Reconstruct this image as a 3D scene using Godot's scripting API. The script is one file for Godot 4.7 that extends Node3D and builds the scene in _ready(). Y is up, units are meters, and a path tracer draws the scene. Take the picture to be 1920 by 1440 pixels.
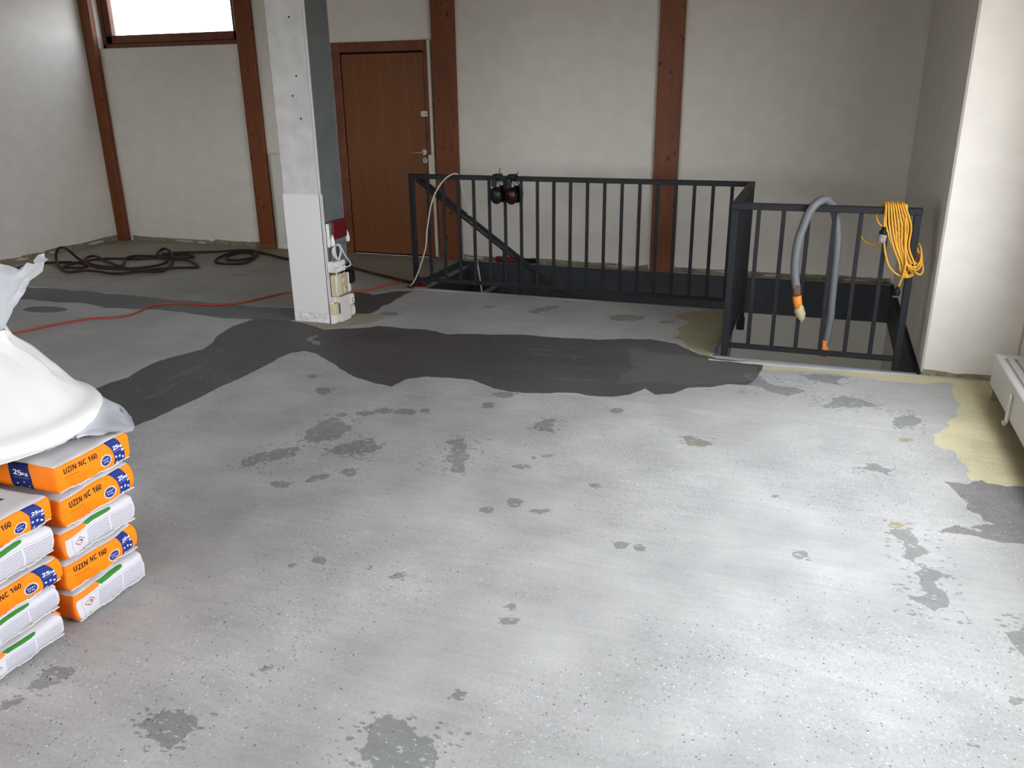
extends Node3D

const FLOOR_STAINS := [
	["farther", 0.06, [-7.627,-5.670,-8.035,-6.364,-8.148,-8.069,-5.913,-7.929,-3.696,-7.902,-3.336,-7.739,-3.330,-6.453,-3.770,-6.092,-3.883,-5.615,-4.199,-5.483,-5.187,-5.507,-6.409,-5.538,-7.406,-5.493]],  # darker, browner tone laid over the whole far floor
	["tan", 0.12, [-3.724,-5.123,-3.629,-5.199,-3.351,-5.269,-3.303,-5.562,-3.142,-5.611,-3.021,-5.498,-3.091,-5.333,-3.238,-5.195,-3.328,-5.047,-3.438,-5.042]],
	["tan", 0.2, [-7.856,-6.213,-7.699,-6.733,-7.677,-7.581,-6.817,-7.607,-5.710,-7.647,-4.710,-7.675,-3.889,-7.668,-3.760,-7.312,-4.711,-7.259,-5.584,-7.304,-6.713,-7.234,-7.295,-7.069,-7.386,-6.377,-7.498,-5.911]],
	["tan", 0.15, [-4.078,-7.220,-3.727,-7.458,-3.353,-7.093,-3.326,-6.475,-3.499,-6.556,-3.837,-6.780]],
	["ochre", 0.25, [-0.935,-6.249,-0.827,-6.400,-0.561,-6.481,-0.529,-5.633,-0.539,-5.254,-0.653,-5.314,-0.745,-5.461,-0.816,-5.750]],
	["dark2", 0.08, [-7.471,-5.545,-7.108,-5.581,-6.619,-5.498,-6.409,-5.538,-5.992,-5.554,-5.558,-5.537,-5.187,-5.507,-4.868,-5.525,-4.534,-5.511,-4.210,-5.498,-4.031,-5.534,-3.875,-5.564,-3.664,-5.253,-3.887,-5.152,-4.195,-5.139,-4.430,-5.151,-4.695,-5.191,-4.912,-5.196,-5.136,-5.146,-5.376,-5.109,-5.641,-5.177,-5.884,-5.161,-6.232,-5.154,-6.447,-5.129,-6.886,-5.078]],
	["dark2", 0.1, [-5.660,-4.987,-5.641,-4.939,-5.675,-4.890,-5.752,-4.852,-5.853,-4.836,-5.951,-4.845,-6.021,-4.877,-6.043,-4.925,-6.010,-4.976,-5.931,-5.015,-5.827,-5.031,-5.728,-5.021]],
	["dark", 0.1, [-3.690,-5.956,-3.717,-6.253,-3.495,-6.154,-3.361,-6.338,-3.213,-6.382,-3.235,-6.093,-3.243,-5.827,-3.218,-5.588,-3.375,-5.506]],
	["dark", 0.05, [-3.925,-3.426,-3.933,-3.657,-3.898,-3.771,-3.941,-3.931,-3.953,-4.111,-3.897,-4.274,-3.849,-4.402,-3.865,-4.489,-3.932,-4.630,-4.009,-4.866,-4.027,-4.983,-4.005,-5.148,-3.905,-5.212,-3.642,-5.211,-3.430,-5.136,-3.325,-5.077,-3.207,-5.143,-3.063,-5.203,-2.978,-5.290,-2.754,-5.283,-2.591,-5.303,-2.391,-5.234,-2.250,-5.292,-1.990,-5.358,-1.801,-5.389,-1.566,-5.392,-1.344,-5.420,-1.174,-5.500,-0.996,-5.542,-0.802,-5.482,-0.709,-5.383,-0.633,-5.296,-0.508,-5.241,-0.225,-5.204,-0.213,-5.130,-0.233,-4.894,-0.285,-4.779,-0.390,-4.765,-0.486,-4.676,-0.602,-4.629,-0.673,-4.503,-0.762,-4.456,-0.835,-4.545,-0.900,-4.412,-0.993,-4.346,-1.112,-4.326,-1.196,-4.345,-1.300,-4.321,-1.429,-4.271,-1.552,-4.250,-1.677,-4.277,-1.764,-4.327,-1.873,-4.383,-1.973,-4.372,-2.141,-4.350,-2.232,-4.279,-2.258,-4.120,-2.396,-4.146,-2.589,-4.228,-2.823,-4.397,-3.034,-4.544,-3.160,-4.579,-3.220,-4.511,-3.237,-4.383,-3.223,-4.135,-3.220,-3.945,-3.236,-3.838,-3.230,-3.630,-3.247,-3.437,-3.246,-3.271,-3.273,-3.144,-3.368,-3.023,-3.572,-3.047]],
	["darkmid", 0.12, [-1.093,-5.301,-0.699,-5.276,-0.520,-5.202,-0.246,-5.142,-0.277,-4.860,-0.579,-4.685,-0.842,-4.660,-1.024,-4.543,-0.971,-4.891]],
	["streak", 0.25, [-1.188,-5.013,-1.220,-4.998,-1.313,-4.982,-1.443,-4.968,-1.576,-4.961,-1.677,-4.962,-1.717,-4.972,-1.685,-4.987,-1.588,-5.003,-1.456,-5.017,-1.323,-5.023,-1.225,-5.022]],
	["streak", 0.25, [-0.930,-4.853,-0.966,-4.835,-1.071,-4.810,-1.217,-4.786,-1.366,-4.768,-1.479,-4.762,-1.523,-4.769,-1.486,-4.787,-1.378,-4.812,-1.229,-4.837,-1.080,-4.854,-0.971,-4.860]],
	["streak", 0.25, [-1.517,-5.098,-1.538,-5.085,-1.601,-5.069,-1.690,-5.054,-1.781,-5.045,-1.850,-5.044,-1.878,-5.051,-1.857,-5.065,-1.793,-5.081,-1.703,-5.096,-1.612,-5.104,-1.544,-5.105]],
	["streak", 0.25, [-1.071,-4.606,-1.094,-4.592,-1.161,-4.571,-1.253,-4.549,-1.348,-4.533,-1.419,-4.525,-1.447,-4.529,-1.424,-4.544,-1.357,-4.565,-1.263,-4.587,-1.169,-4.603,-1.099,-4.611]],
	["streak", 0.25, [-3.627,-4.156,-3.614,-4.112,-3.603,-4.018,-3.598,-3.901,-3.599,-3.794,-3.605,-3.724,-3.616,-3.706,-3.628,-3.744,-3.639,-3.830,-3.645,-3.944,-3.645,-4.057,-3.638,-4.136]],
	["streak", 0.25, [-3.521,-3.808,-3.510,-3.772,-3.501,-3.696,-3.498,-3.602,-3.501,-3.517,-3.508,-3.460,-3.519,-3.446,-3.529,-3.478,-3.538,-3.548,-3.542,-3.640,-3.540,-3.730,-3.532,-3.793]],
	["streak", 0.25, [-3.737,-4.636,-3.724,-4.601,-3.707,-4.525,-3.690,-4.430,-3.679,-4.342,-3.675,-4.284,-3.680,-4.268,-3.692,-4.300,-3.708,-4.370,-3.725,-4.463,-3.738,-4.555,-3.742,-4.619]],
	["streak", 0.25, [-1.534,-4.690,-1.557,-4.675,-1.626,-4.654,-1.724,-4.631,-1.825,-4.614,-1.900,-4.606,-1.931,-4.611,-1.908,-4.626,-1.837,-4.648,-1.738,-4.671,-1.638,-4.688,-1.563,-4.695]],
	["streak", 0.25, [-2.606,-4.828,-2.622,-4.817,-2.675,-4.803,-2.750,-4.791,-2.827,-4.783,-2.887,-4.781,-2.912,-4.787,-2.896,-4.798,-2.843,-4.812,-2.767,-4.824,-2.690,-4.832,-2.631,-4.833]],
	["light", 0.3, [-3.311,-4.879,-3.297,-4.940,-3.180,-4.809,-3.138,-4.715,-3.194,-4.724]],
	["dark3", 0.2, [-0.285,-4.779,-0.224,-4.968,-0.138,-4.825,-0.049,-4.825,0.041,-4.759,-0.042,-4.669,-0.145,-4.700]],
	["dark3", 0.2, [0.002,-5.060,0.108,-5.104,0.229,-5.111,0.303,-5.115,0.213,-5.016,0.242,-4.946,0.154,-4.957,0.065,-4.988]],
	["cream", 0.1, [-0.218,-5.195,-0.065,-5.210,0.306,-5.230,0.687,-5.267,1.052,-5.282,1.044,-5.192,0.879,-5.149,0.840,-5.176,0.594,-5.107,0.421,-5.122,0.303,-5.125,-0.000,-5.133,-0.223,-5.095]],
	["cream", 0.12, [0.853,-5.209,1.049,-5.262,1.428,-5.343,1.138,-3.878,0.964,-3.809,0.877,-3.781,0.764,-3.781,0.747,-3.860,0.739,-4.006,0.731,-4.129,0.675,-4.144,0.646,-4.201,0.715,-4.400,0.750,-4.539,0.799,-4.602,0.822,-4.747,0.819,-4.918,0.832,-5.106]],
	["mud", 0.12, [0.641,-3.757,0.670,-3.696,0.699,-3.601,0.701,-3.502,0.747,-3.470,0.741,-3.376,0.695,-3.338,0.639,-3.342,0.583,-3.266,0.649,-3.275,0.705,-3.276,0.792,-3.250,0.866,-3.267,1.015,-3.309,1.135,-3.860,0.963,-3.803,0.818,-3.794,0.801,-3.821,0.740,-3.757]],
	["comb", 0.2, [0.624,-3.602,0.680,-3.610,0.701,-3.502,0.747,-3.470,0.741,-3.376,0.694,-3.329,0.649,-3.345,0.673,-3.469,0.641,-3.532]],
	["spot", 0.2, [0.393,-3.224,0.458,-3.250,0.475,-3.221,0.494,-3.176,0.483,-3.139,0.517,-3.069,0.468,-3.021,0.491,-2.975,0.542,-2.963,0.586,-2.941,0.536,-2.906,0.522,-2.848,0.556,-2.775,0.533,-2.719,0.498,-2.691,0.453,-2.724,0.423,-2.763,0.492,-2.797,0.476,-2.839,0.475,-2.885,0.455,-2.915,0.490,-2.964,0.449,-3.007,0.424,-3.030,0.446,-3.085,0.441,-3.146,0.393,-3.194]],
	["ochre", 0.3, [0.451,-3.279,0.446,-3.264,0.434,-3.250,0.419,-3.242,0.404,-3.240,0.394,-3.247,0.391,-3.259,0.396,-3.274,0.407,-3.288,0.423,-3.297,0.437,-3.298,0.447,-3.292]],
	["ochre", 0.3, [0.547,-4.203,0.542,-4.188,0.532,-4.175,0.518,-4.166,0.505,-4.166,0.496,-4.173,0.493,-4.186,0.497,-4.201,0.508,-4.215,0.522,-4.223,0.535,-4.224,0.544,-4.216]],
	["spot", 0.12, [0.697,-2.636,0.878,-2.742,0.834,-2.530,0.732,-2.517,0.718,-2.558]],
	["spot", 0.28, [-2.331,-3.231,-2.337,-3.336,-2.350,-3.482,-2.344,-3.579,-2.295,-3.579,-2.229,-3.521,-2.154,-3.447,-2.155,-3.345,-2.209,-3.306,-2.275,-3.263]],
	["spot", 0.28, [-2.138,-3.192,-2.082,-3.298,-2.029,-3.364,-1.982,-3.415,-1.901,-3.337,-1.905,-3.248,-1.986,-3.209,-1.985,-3.157,-2.004,-3.216]],
	["spot", 0.28, [-2.455,-2.958,-2.444,-3.059,-2.370,-3.129,-2.289,-3.190,-2.240,-3.093,-2.301,-3.028,-2.376,-2.965,-2.366,-2.895]],
	["spot", 0.28, [-1.608,-3.501,-1.558,-3.539,-1.499,-3.468,-1.441,-3.354,-1.419,-3.236,-1.418,-3.159,-1.476,-3.188,-1.487,-3.257,-1.538,-3.278,-1.531,-3.357,-1.561,-3.427]],
	["spot", 0.28, [-1.263,-3.773,-1.253,-3.876,-1.224,-3.925,-1.173,-3.902,-1.178,-3.823,-1.133,-3.749,-1.200,-3.757]],
	["spot", 0.28, [0.087,-4.553,0.183,-4.687,0.240,-4.759,0.336,-4.736,0.442,-4.667,0.346,-4.619,0.238,-4.584,0.142,-4.528]],
	["spot", 0.28, [0.489,-4.478,0.552,-4.538,0.596,-4.608,0.620,-4.521,0.600,-4.437,0.542,-4.396,0.513,-4.335,0.490,-4.364]],
	["spot", 0.28, [0.285,-3.778,0.333,-3.854,0.390,-3.848,0.428,-3.813,0.450,-3.734,0.407,-3.748,0.375,-3.772,0.331,-3.781]],
	["spot", 0.28, [-2.051,-1.407,-2.074,-1.474,-2.050,-1.521,-1.990,-1.529,-1.977,-1.482,-2.001,-1.436]],
	["spot", 0.28, [-1.653,-1.404,-1.625,-1.436,-1.613,-1.485,-1.554,-1.494,-1.496,-1.480,-1.469,-1.435,-1.476,-1.401,-1.483,-1.357,-1.503,-1.340,-1.526,-1.369,-1.566,-1.370,-1.637,-1.388]],
	["spot", 0.28, [-1.067,-1.594,-1.001,-1.656,-0.958,-1.654,-0.909,-1.638,-0.854,-1.625,-0.788,-1.566,-0.772,-1.515,-0.928,-1.461,-1.004,-1.512,-0.996,-1.555]],
	["ochre2", 0.2, [-0.530,-3.902,-0.483,-3.924,-0.439,-3.896,-0.364,-3.858,-0.401,-3.806,-0.476,-3.795]],
	["spot", 0.3, [-2.089,-2.823,-2.085,-2.802,-2.100,-2.783,-2.128,-2.774,-2.159,-2.777,-2.181,-2.793,-2.185,-2.815,-2.170,-2.834,-2.142,-2.844,-2.111,-2.839]],
	["spot", 0.3, [-1.973,-2.960,-1.969,-2.938,-1.981,-2.906,-2.002,-2.877,-2.026,-2.862,-2.043,-2.866,-2.046,-2.887,-2.035,-2.919,-2.014,-2.948,-1.990,-2.964]],
	["spot", 0.3, [-1.868,-3.023,-1.861,-2.998,-1.869,-2.978,-1.889,-2.971,-1.913,-2.980,-1.933,-3.001,-1.941,-3.027,-1.933,-3.047,-1.913,-3.054,-1.888,-3.044]],
	["spot", 0.3, [-2.276,-3.641,-2.273,-3.623,-2.284,-3.608,-2.304,-3.601,-2.327,-3.606,-2.343,-3.620,-2.346,-3.638,-2.336,-3.653,-2.315,-3.660,-2.292,-3.655]],
	["spot", 0.3, [-2.141,-3.709,-2.143,-3.689,-2.165,-3.671,-2.199,-3.660,-2.232,-3.661,-2.252,-3.674,-2.251,-3.693,-2.229,-3.713,-2.195,-3.724,-2.161,-3.722]],
	["spot", 0.3, [-2.068,-3.774,-2.067,-3.750,-2.085,-3.729,-2.116,-3.719,-2.148,-3.724,-2.169,-3.742,-2.171,-3.766,-2.153,-3.787,-2.121,-3.798,-2.089,-3.792]],
	["spot", 0.3, [-1.939,-3.800,-1.938,-3.771,-1.961,-3.745,-1.998,-3.733,-2.036,-3.739,-2.061,-3.760,-2.062,-3.789,-2.040,-3.815,-2.001,-3.827,-1.963,-3.821]],
	["spot", 0.3, [-1.876,-3.836,-1.874,-3.818,-1.882,-3.803,-1.900,-3.797,-1.918,-3.803,-1.932,-3.818,-1.935,-3.837,-1.926,-3.852,-1.909,-3.858,-1.890,-3.852]],
	["spot", 0.3, [-2.567,-3.945,-2.556,-3.909,-2.566,-3.882,-2.593,-3.874,-2.628,-3.886,-2.657,-3.916,-2.669,-3.952,-2.660,-3.979,-2.631,-3.988,-2.596,-3.975]],
	["spot", 0.3, [-2.784,-4.146,-2.777,-4.123,-2.785,-4.106,-2.804,-4.100,-2.828,-4.107,-2.847,-4.126,-2.854,-4.148,-2.846,-4.166,-2.827,-4.172,-2.803,-4.164]],
	["spot", 0.3, [-1.522,-4.213,-1.523,-4.181,-1.545,-4.154,-1.581,-4.142,-1.616,-4.151,-1.639,-4.176,-1.639,-4.209,-1.616,-4.236,-1.580,-4.248,-1.544,-4.239]],
	["spot", 0.3, [-1.569,-4.020,-1.565,-3.991,-1.576,-3.969,-1.596,-3.963,-1.620,-3.974,-1.637,-3.998,-1.641,-4.027,-1.631,-4.050,-1.610,-4.057,-1.586,-4.045]],
	["spot", 0.3, [-0.877,-4.158,-0.879,-4.133,-0.894,-4.114,-0.915,-4.107,-0.936,-4.115,-0.949,-4.135,-0.947,-4.160,-0.933,-4.180,-0.910,-4.187,-0.889,-4.179]],
	["spot", 0.3, [-1.050,-2.981,-1.047,-2.955,-1.057,-2.936,-1.075,-2.930,-1.095,-2.939,-1.110,-2.961,-1.113,-2.987,-1.103,-3.007,-1.084,-3.013,-1.064,-3.003]],
	["spot", 0.3, [-1.141,-2.886,-1.141,-2.869,-1.152,-2.854,-1.170,-2.848,-1.189,-2.853,-1.200,-2.866,-1.201,-2.883,-1.190,-2.898,-1.171,-2.904,-1.153,-2.899]],
	["spot", 0.3, [-0.905,-2.955,-0.910,-2.941,-0.931,-2.927,-0.960,-2.918,-0.985,-2.917,-0.997,-2.924,-0.992,-2.937,-0.971,-2.951,-0.942,-2.961,-0.917,-2.962]],
	["spot", 0.3, [-1.596,-2.321,-1.593,-2.306,-1.601,-2.293,-1.618,-2.288,-1.636,-2.291,-1.650,-2.303,-1.653,-2.318,-1.645,-2.331,-1.628,-2.336,-1.610,-2.333]],
	["spot", 0.3, [-1.266,-2.329,-1.266,-2.316,-1.276,-2.300,-1.293,-2.288,-1.310,-2.283,-1.321,-2.287,-1.321,-2.300,-1.311,-2.316,-1.294,-2.329,-1.277,-2.334]],
	["spot", 0.3, [-1.406,-2.327,-1.405,-2.318,-1.409,-2.311,-1.419,-2.308,-1.429,-2.310,-1.436,-2.317,-1.437,-2.325,-1.432,-2.332,-1.423,-2.335,-1.413,-2.333]],
	["spot", 0.3, [-1.691,-2.250,-1.690,-2.244,-1.693,-2.238,-1.700,-2.236,-1.708,-2.237,-1.714,-2.242,-1.715,-2.249,-1.712,-2.254,-1.705,-2.256,-1.697,-2.255]],
	["spot", 0.3, [-0.788,-2.193,-0.789,-2.180,-0.802,-2.168,-0.820,-2.162,-0.838,-2.163,-0.848,-2.173,-0.846,-2.186,-0.834,-2.198,-0.815,-2.204,-0.797,-2.202]],
	["spot", 0.3, [-0.824,-2.269,-0.823,-2.258,-0.827,-2.250,-0.836,-2.247,-0.845,-2.251,-0.851,-2.260,-0.852,-2.271,-0.848,-2.280,-0.839,-2.283,-0.830,-2.279]],
	["spot", 0.3, [0.098,-2.928,0.093,-2.908,0.079,-2.892,0.062,-2.886,0.048,-2.893,0.042,-2.910,0.046,-2.930,0.060,-2.946,0.078,-2.952,0.092,-2.945]],
	["spot", 0.3, [-0.549,-2.785,-0.551,-2.767,-0.562,-2.753,-0.579,-2.748,-0.594,-2.753,-0.603,-2.767,-0.602,-2.785,-0.591,-2.799,-0.574,-2.805,-0.558,-2.799]],
	["spot", 0.3, [-0.482,-2.787,-0.483,-2.770,-0.492,-2.756,-0.507,-2.751,-0.520,-2.757,-0.528,-2.771,-0.527,-2.789,-0.517,-2.803,-0.503,-2.807,-0.489,-2.801]],
	["spot", 0.3, [-0.815,-1.805,-0.814,-1.793,-0.821,-1.783,-0.833,-1.779,-0.845,-1.783,-0.853,-1.792,-0.854,-1.804,-0.848,-1.815,-0.836,-1.819,-0.823,-1.815]],
	["spot", 0.3, [-1.424,-1.740,-1.421,-1.731,-1.424,-1.719,-1.432,-1.709,-1.442,-1.703,-1.451,-1.705,-1.454,-1.714,-1.451,-1.726,-1.442,-1.736,-1.432,-1.742]],
	["spot", 0.3, [-1.145,-6.087,-1.159,-6.026,-1.217,-5.974,-1.297,-5.950,-1.369,-5.962,-1.406,-6.008,-1.394,-6.069,-1.336,-6.123,-1.254,-6.147,-1.181,-6.134]],
	["spot", 0.3, [-0.907,-6.033,-0.915,-6.004,-0.942,-5.979,-0.979,-5.967,-1.011,-5.974,-1.027,-5.996,-1.021,-6.026,-0.993,-6.052,-0.956,-6.063,-0.923,-6.056]],
	["spot", 0.3, [-1.870,-6.239,-1.869,-6.168,-1.900,-6.077,-1.949,-6.000,-1.999,-5.966,-2.032,-5.986,-2.034,-6.054,-2.005,-6.145,-1.955,-6.224,-1.903,-6.261]],
	["spot", 0.3, [-2.342,-6.081,-2.345,-6.059,-2.367,-6.040,-2.400,-6.030,-2.431,-6.033,-2.449,-6.049,-2.446,-6.071,-2.424,-6.091,-2.391,-6.101,-2.359,-6.097]],
	["spot", 0.3, [-2.997,-5.655,-2.993,-5.617,-3.018,-5.585,-3.062,-5.571,-3.109,-5.581,-3.142,-5.611,-3.146,-5.650,-3.121,-5.683,-3.076,-5.697,-3.028,-5.686]],
	["spot", 0.3, [0.448,-3.169,0.445,-3.160,0.437,-3.153,0.427,-3.150,0.420,-3.152,0.418,-3.159,0.421,-3.167,0.429,-3.175,0.439,-3.178,0.446,-3.176]],
	["spot", 0.3, [-0.778,-3.245,-0.779,-3.232,-0.789,-3.221,-0.802,-3.216,-0.815,-3.220,-0.823,-3.230,-0.821,-3.244,-0.812,-3.255,-0.798,-3.259,-0.785,-3.256]],
	["spot", 0.3, [-0.025,-3.387,-0.028,-3.380,-0.036,-3.374,-0.047,-3.370,-0.056,-3.371,-0.059,-3.376,-0.056,-3.383,-0.048,-3.389,-0.037,-3.393,-0.029,-3.392]],
	["spot", 0.3, [-1.073,-3.475,-1.074,-3.463,-1.083,-3.453,-1.096,-3.449,-1.109,-3.452,-1.116,-3.461,-1.116,-3.472,-1.107,-3.482,-1.093,-3.486,-1.080,-3.484]],
	["spot", 0.3, [-1.137,-3.435,-1.136,-3.424,-1.140,-3.415,-1.148,-3.413,-1.156,-3.417,-1.161,-3.427,-1.162,-3.438,-1.158,-3.446,-1.151,-3.448,-1.143,-3.444]],
	["spot", 0.3, [-1.139,-3.328,-1.142,-3.313,-1.158,-3.299,-1.181,-3.292,-1.202,-3.293,-1.214,-3.304,-1.211,-3.319,-1.195,-3.333,-1.172,-3.341,-1.150,-3.339]],
	["spot", 0.3, [-1.449,-1.687,-1.448,-1.683,-1.451,-1.679,-1.457,-1.677,-1.463,-1.678,-1.467,-1.681,-1.468,-1.685,-1.465,-1.689,-1.459,-1.691,-1.453,-1.690]],
	["spot", 0.3, [0.552,-2.077,0.548,-2.070,0.538,-2.063,0.527,-2.059,0.518,-2.059,0.515,-2.064,0.520,-2.072,0.529,-2.079,0.541,-2.083,0.550,-2.082]],
	["spot", 0.3, [0.688,-2.296,0.683,-2.284,0.673,-2.274,0.663,-2.270,0.656,-2.274,0.654,-2.285,0.660,-2.297,0.669,-2.307,0.680,-2.311,0.687,-2.307]],
	["spot", 0.3, [-2.025,-1.380,-2.021,-1.369,-2.027,-1.350,-2.040,-1.331,-2.056,-1.319,-2.068,-1.317,-2.072,-1.328,-2.067,-1.347,-2.053,-1.366,-2.037,-1.379]],
	["spot", 0.3, [-5.064,-6.544,-5.051,-6.504,-5.069,-6.472,-5.112,-6.459,-5.164,-6.471,-5.205,-6.503,-5.219,-6.543,-5.200,-6.576,-5.157,-6.589,-5.105,-6.576]],
	["dust", 0.04, [-3.335,-6.473,-2.648,-6.488,-1.935,-6.493,-1.267,-6.505,-0.610,-6.518,-0.607,-6.494,-1.262,-6.480,-1.610,-6.467,-1.927,-6.466,-2.256,-6.474,-2.636,-6.459,-3.312,-6.437]],
	["dust", 0.06, [-0.563,-5.223,-0.324,-5.229,-0.003,-5.240,0.306,-5.251,0.684,-5.266,0.685,-5.246,0.305,-5.219,-0.002,-5.202,-0.320,-5.185,-0.552,-5.192]],
]
const HOSE_PATH := [-7.310,0.016,-5.420,-7.317,0.016,-5.703,-7.439,0.016,-6.026,-7.481,0.016,-6.232,-7.395,0.016,-6.381,-7.240,0.016,-6.457,-7.052,0.016,-6.468,-6.904,0.016,-6.426,-6.854,0.016,-6.276,-6.965,0.027,-6.217,-7.057,0.016,-6.271,-7.066,0.023,-6.379,-7.015,0.032,-6.536,-6.935,0.023,-6.704,-6.680,0.016,-6.807,-6.383,0.027,-6.862,-6.179,0.031,-6.747,-6.176,0.019,-6.553,-6.341,0.018,-6.371,-6.582,0.030,-6.275,-6.839,0.028,-6.362,-7.099,0.017,-6.569,-7.201,0.022,-6.718,-7.116,0.032,-6.743,-6.824,0.024,-6.591,-6.520,0.016,-6.454,-6.186,0.026,-6.311,-5.984,0.032,-6.268,-5.929,0.020,-6.386,-6.102,0.017,-6.713,-6.451,0.029,-7.116,-6.721,0.029,-7.328,-6.722,0.017,-7.230,-6.554,0.021,-7.025,-6.252,0.032,-6.870,-6.049,0.026,-6.870,-5.791,0.016,-6.719,-5.709,0.025,-6.581,-5.855,0.032,-6.486,-6.076,0.021,-6.369,-6.270,0.017,-6.159,-6.488,0.028,-6.146,-6.636,0.030,-6.129,-6.801,0.018,-6.081,-7.078,0.019,-6.238,-7.311,0.057,-6.420,-7.265,0.153,-6.420,-7.187,0.178,-6.420,-7.110,0.149,-6.420,-7.144,0.032,-6.557,-6.780,0.023,-6.406,-6.532,0.016,-6.396,-6.523,0.027,-6.508,-6.714,0.031,-6.738,-6.763,0.019,-6.934,-6.511,0.019,-6.976,-6.163,0.031,-6.925,-6.102,0.028,-7.032,-6.243,0.017,-7.144,-6.412,0.022,-7.096,-6.482,0.032,-7.014,-6.449,0.024,-7.179,-6.113,0.016,-7.370,-5.857,0.026,-7.490,-5.649,0.031,-7.469,-5.489,0.020,-7.266,-5.386,0.018,-6.947,-5.475,0.030,-6.810,-5.660,0.029,-6.840,-5.837,0.017,-7.107,-5.853,0.021,-7.348,-5.629,0.032,-7.349,-5.493,0.016,-7.235,-5.545,0.016,-7.073,-5.698,0.016,-7.058,-5.803,0.016,-7.238,-5.762,0.016,-7.501,-5.581,0.016,-7.488,-5.269,0.016,-7.329,-5.049,0.016,-7.244,-4.633,0.016,-7.136,-4.304,0.016,-7.094,-3.890,0.016,-6.878,-3.552,0.016,-6.712,-3.341,0.016,-6.614,-3.203,0.016,-6.544]
const CORD_PATH := [-5.639,0.007,-4.003,-5.437,0.007,-4.322,-5.352,0.007,-4.562,-5.232,0.007,-4.776,-5.030,0.007,-4.921,-5.018,0.007,-5.080,-5.049,0.007,-5.232,-5.029,0.007,-5.331,-4.869,0.007,-5.398,-4.629,0.007,-5.433,-4.438,0.007,-5.528,-4.367,0.007,-5.644,-4.317,0.007,-5.796,-4.213,0.007,-6.020,-3.940,0.007,-6.112,-3.680,0.007,-6.190,-3.596,0.007,-6.341,-3.537,0.007,-6.579,-3.461,0.007,-6.693,-3.334,0.007,-6.707,-3.249,0.007,-6.664]
const WHITE_CABLE_PATH := [-3.307,0.017,-6.470,-3.263,0.063,-6.470,-3.221,0.156,-6.490,-3.167,0.290,-6.490,-3.136,0.393,-6.490,-3.127,0.476,-6.490,-3.106,0.590,-6.490,-3.074,0.725,-6.490,-3.019,0.846,-6.490,-2.951,0.934,-6.500,-2.900,0.975,-6.530,-2.855,0.982,-6.560,-2.849,0.939,-6.600,-2.837,0.850,-6.610,-2.803,0.695,-6.620,-2.764,0.524,-6.630,-2.749,0.339,-6.640,-2.723,0.141,-6.660,-2.710,-0.034,-6.680,-2.707,-0.178,-6.700]
const SUCTION_PATH := [0.132,0.097,-5.400,0.136,0.178,-5.400,0.143,0.265,-5.400,0.140,0.401,-5.400,0.137,0.600,-5.400,0.133,0.747,-5.400,0.118,0.858,-5.400,0.090,0.947,-5.390,0.061,0.991,-5.360,0.030,1.009,-5.330,-0.012,0.988,-5.290,-0.047,0.933,-5.270,-0.069,0.855,-5.265,-0.089,0.775,-5.265,-0.095,0.679,-5.265,-0.091,0.581,-5.265,-0.073,0.484,-5.265]

const BACK := -7.82
const LEFT := -7.79
const WELL_L := -3.345
const WELL_R := 0.682
const STEP_X := -0.54
const WELL_F := -5.28
const WELL_M := -6.49
const WELL_B := -7.745
const RIGHT := 1.18
const FRONT := 1.3
const CEIL := 3.25

var mats := {}
var names := {}

# ------------------------------------------------------------------ nodes
func numbered(n: String) -> String:
	names[n] = names.get(n, -1) + 1
	return n if names[n] == 0 else "%s_%03d" % [n, names[n]]

func meta(o: Node3D, label: String, category: String, group := "") -> void:
	if label: o.set_meta("label", label)
	if category: o.set_meta("category", category)
	if group: o.set_meta("group", group)

func thing(called: String, label: String, category: String, at: Vector3, group := "") -> Node3D:
	var o := Node3D.new()
	o.name = numbered(called)
	add_child(o)
	o.position = at
	meta(o, label, category, group)
	return o

# mesh given in world coordinates, hung under a thing, a part or the root
func put(called: String, st: SurfaceTool, m: Material, parent: Node3D = null) -> MeshInstance3D:
	var mesh := st.commit()
	mesh.surface_set_material(0, m)
	return put_mesh(called, mesh, parent)

func put_mesh(called: String, mesh: Mesh, parent: Node3D = null) -> MeshInstance3D:
	var o := MeshInstance3D.new()
	o.mesh = mesh
	if parent == null:
		o.name = numbered(called)
		add_child(o)
		return o
	var count := 0
	for c in parent.get_children():
		if c.name == called or String(c.name).begins_with(called + "_0") or String(c.name).begins_with(called + "_1"): count += 1
	o.name = called if count == 0 else "%s_%03d" % [called, count]
	parent.add_child(o)
	var off := Vector3.ZERO
	var p: Node = parent
	while p != self:
		off += p.position
		p = p.get_parent()
	o.position = -off
	return o

func structure(called: String, st: SurfaceTool, m: Material) -> MeshInstance3D:
	var o := put(called, st, m)
	o.set_meta("kind", "structure")
	return o

# ------------------------------------------------------------------ shapes
func begin(smooth := false) -> SurfaceTool:
	var st := SurfaceTool.new()
	st.begin(Mesh.PRIMITIVE_TRIANGLES)
	st.set_smooth_group(0 if smooth else -1)
	return st

func done(st: SurfaceTool) -> SurfaceTool:
	st.generate_normals()
	return st

func face(st: SurfaceTool, pts: Array, out: Vector3, uvs: Array = []) -> void:
	var order := range(pts.size())
	var n: Vector3 = (pts[1] - pts[0]).cross(pts[2] - pts[0])
	if n.dot(out) > 0.0:
		order.reverse()
	for i in range(1, pts.size() - 1):
		for k in [order[0], order[i], order[i + 1]]:
			st.set_uv(uvs[k] if uvs.size() else Vector2(pts[k].x + pts[k].z, -pts[k].y))
			st.add_vertex(pts[k])

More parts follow.
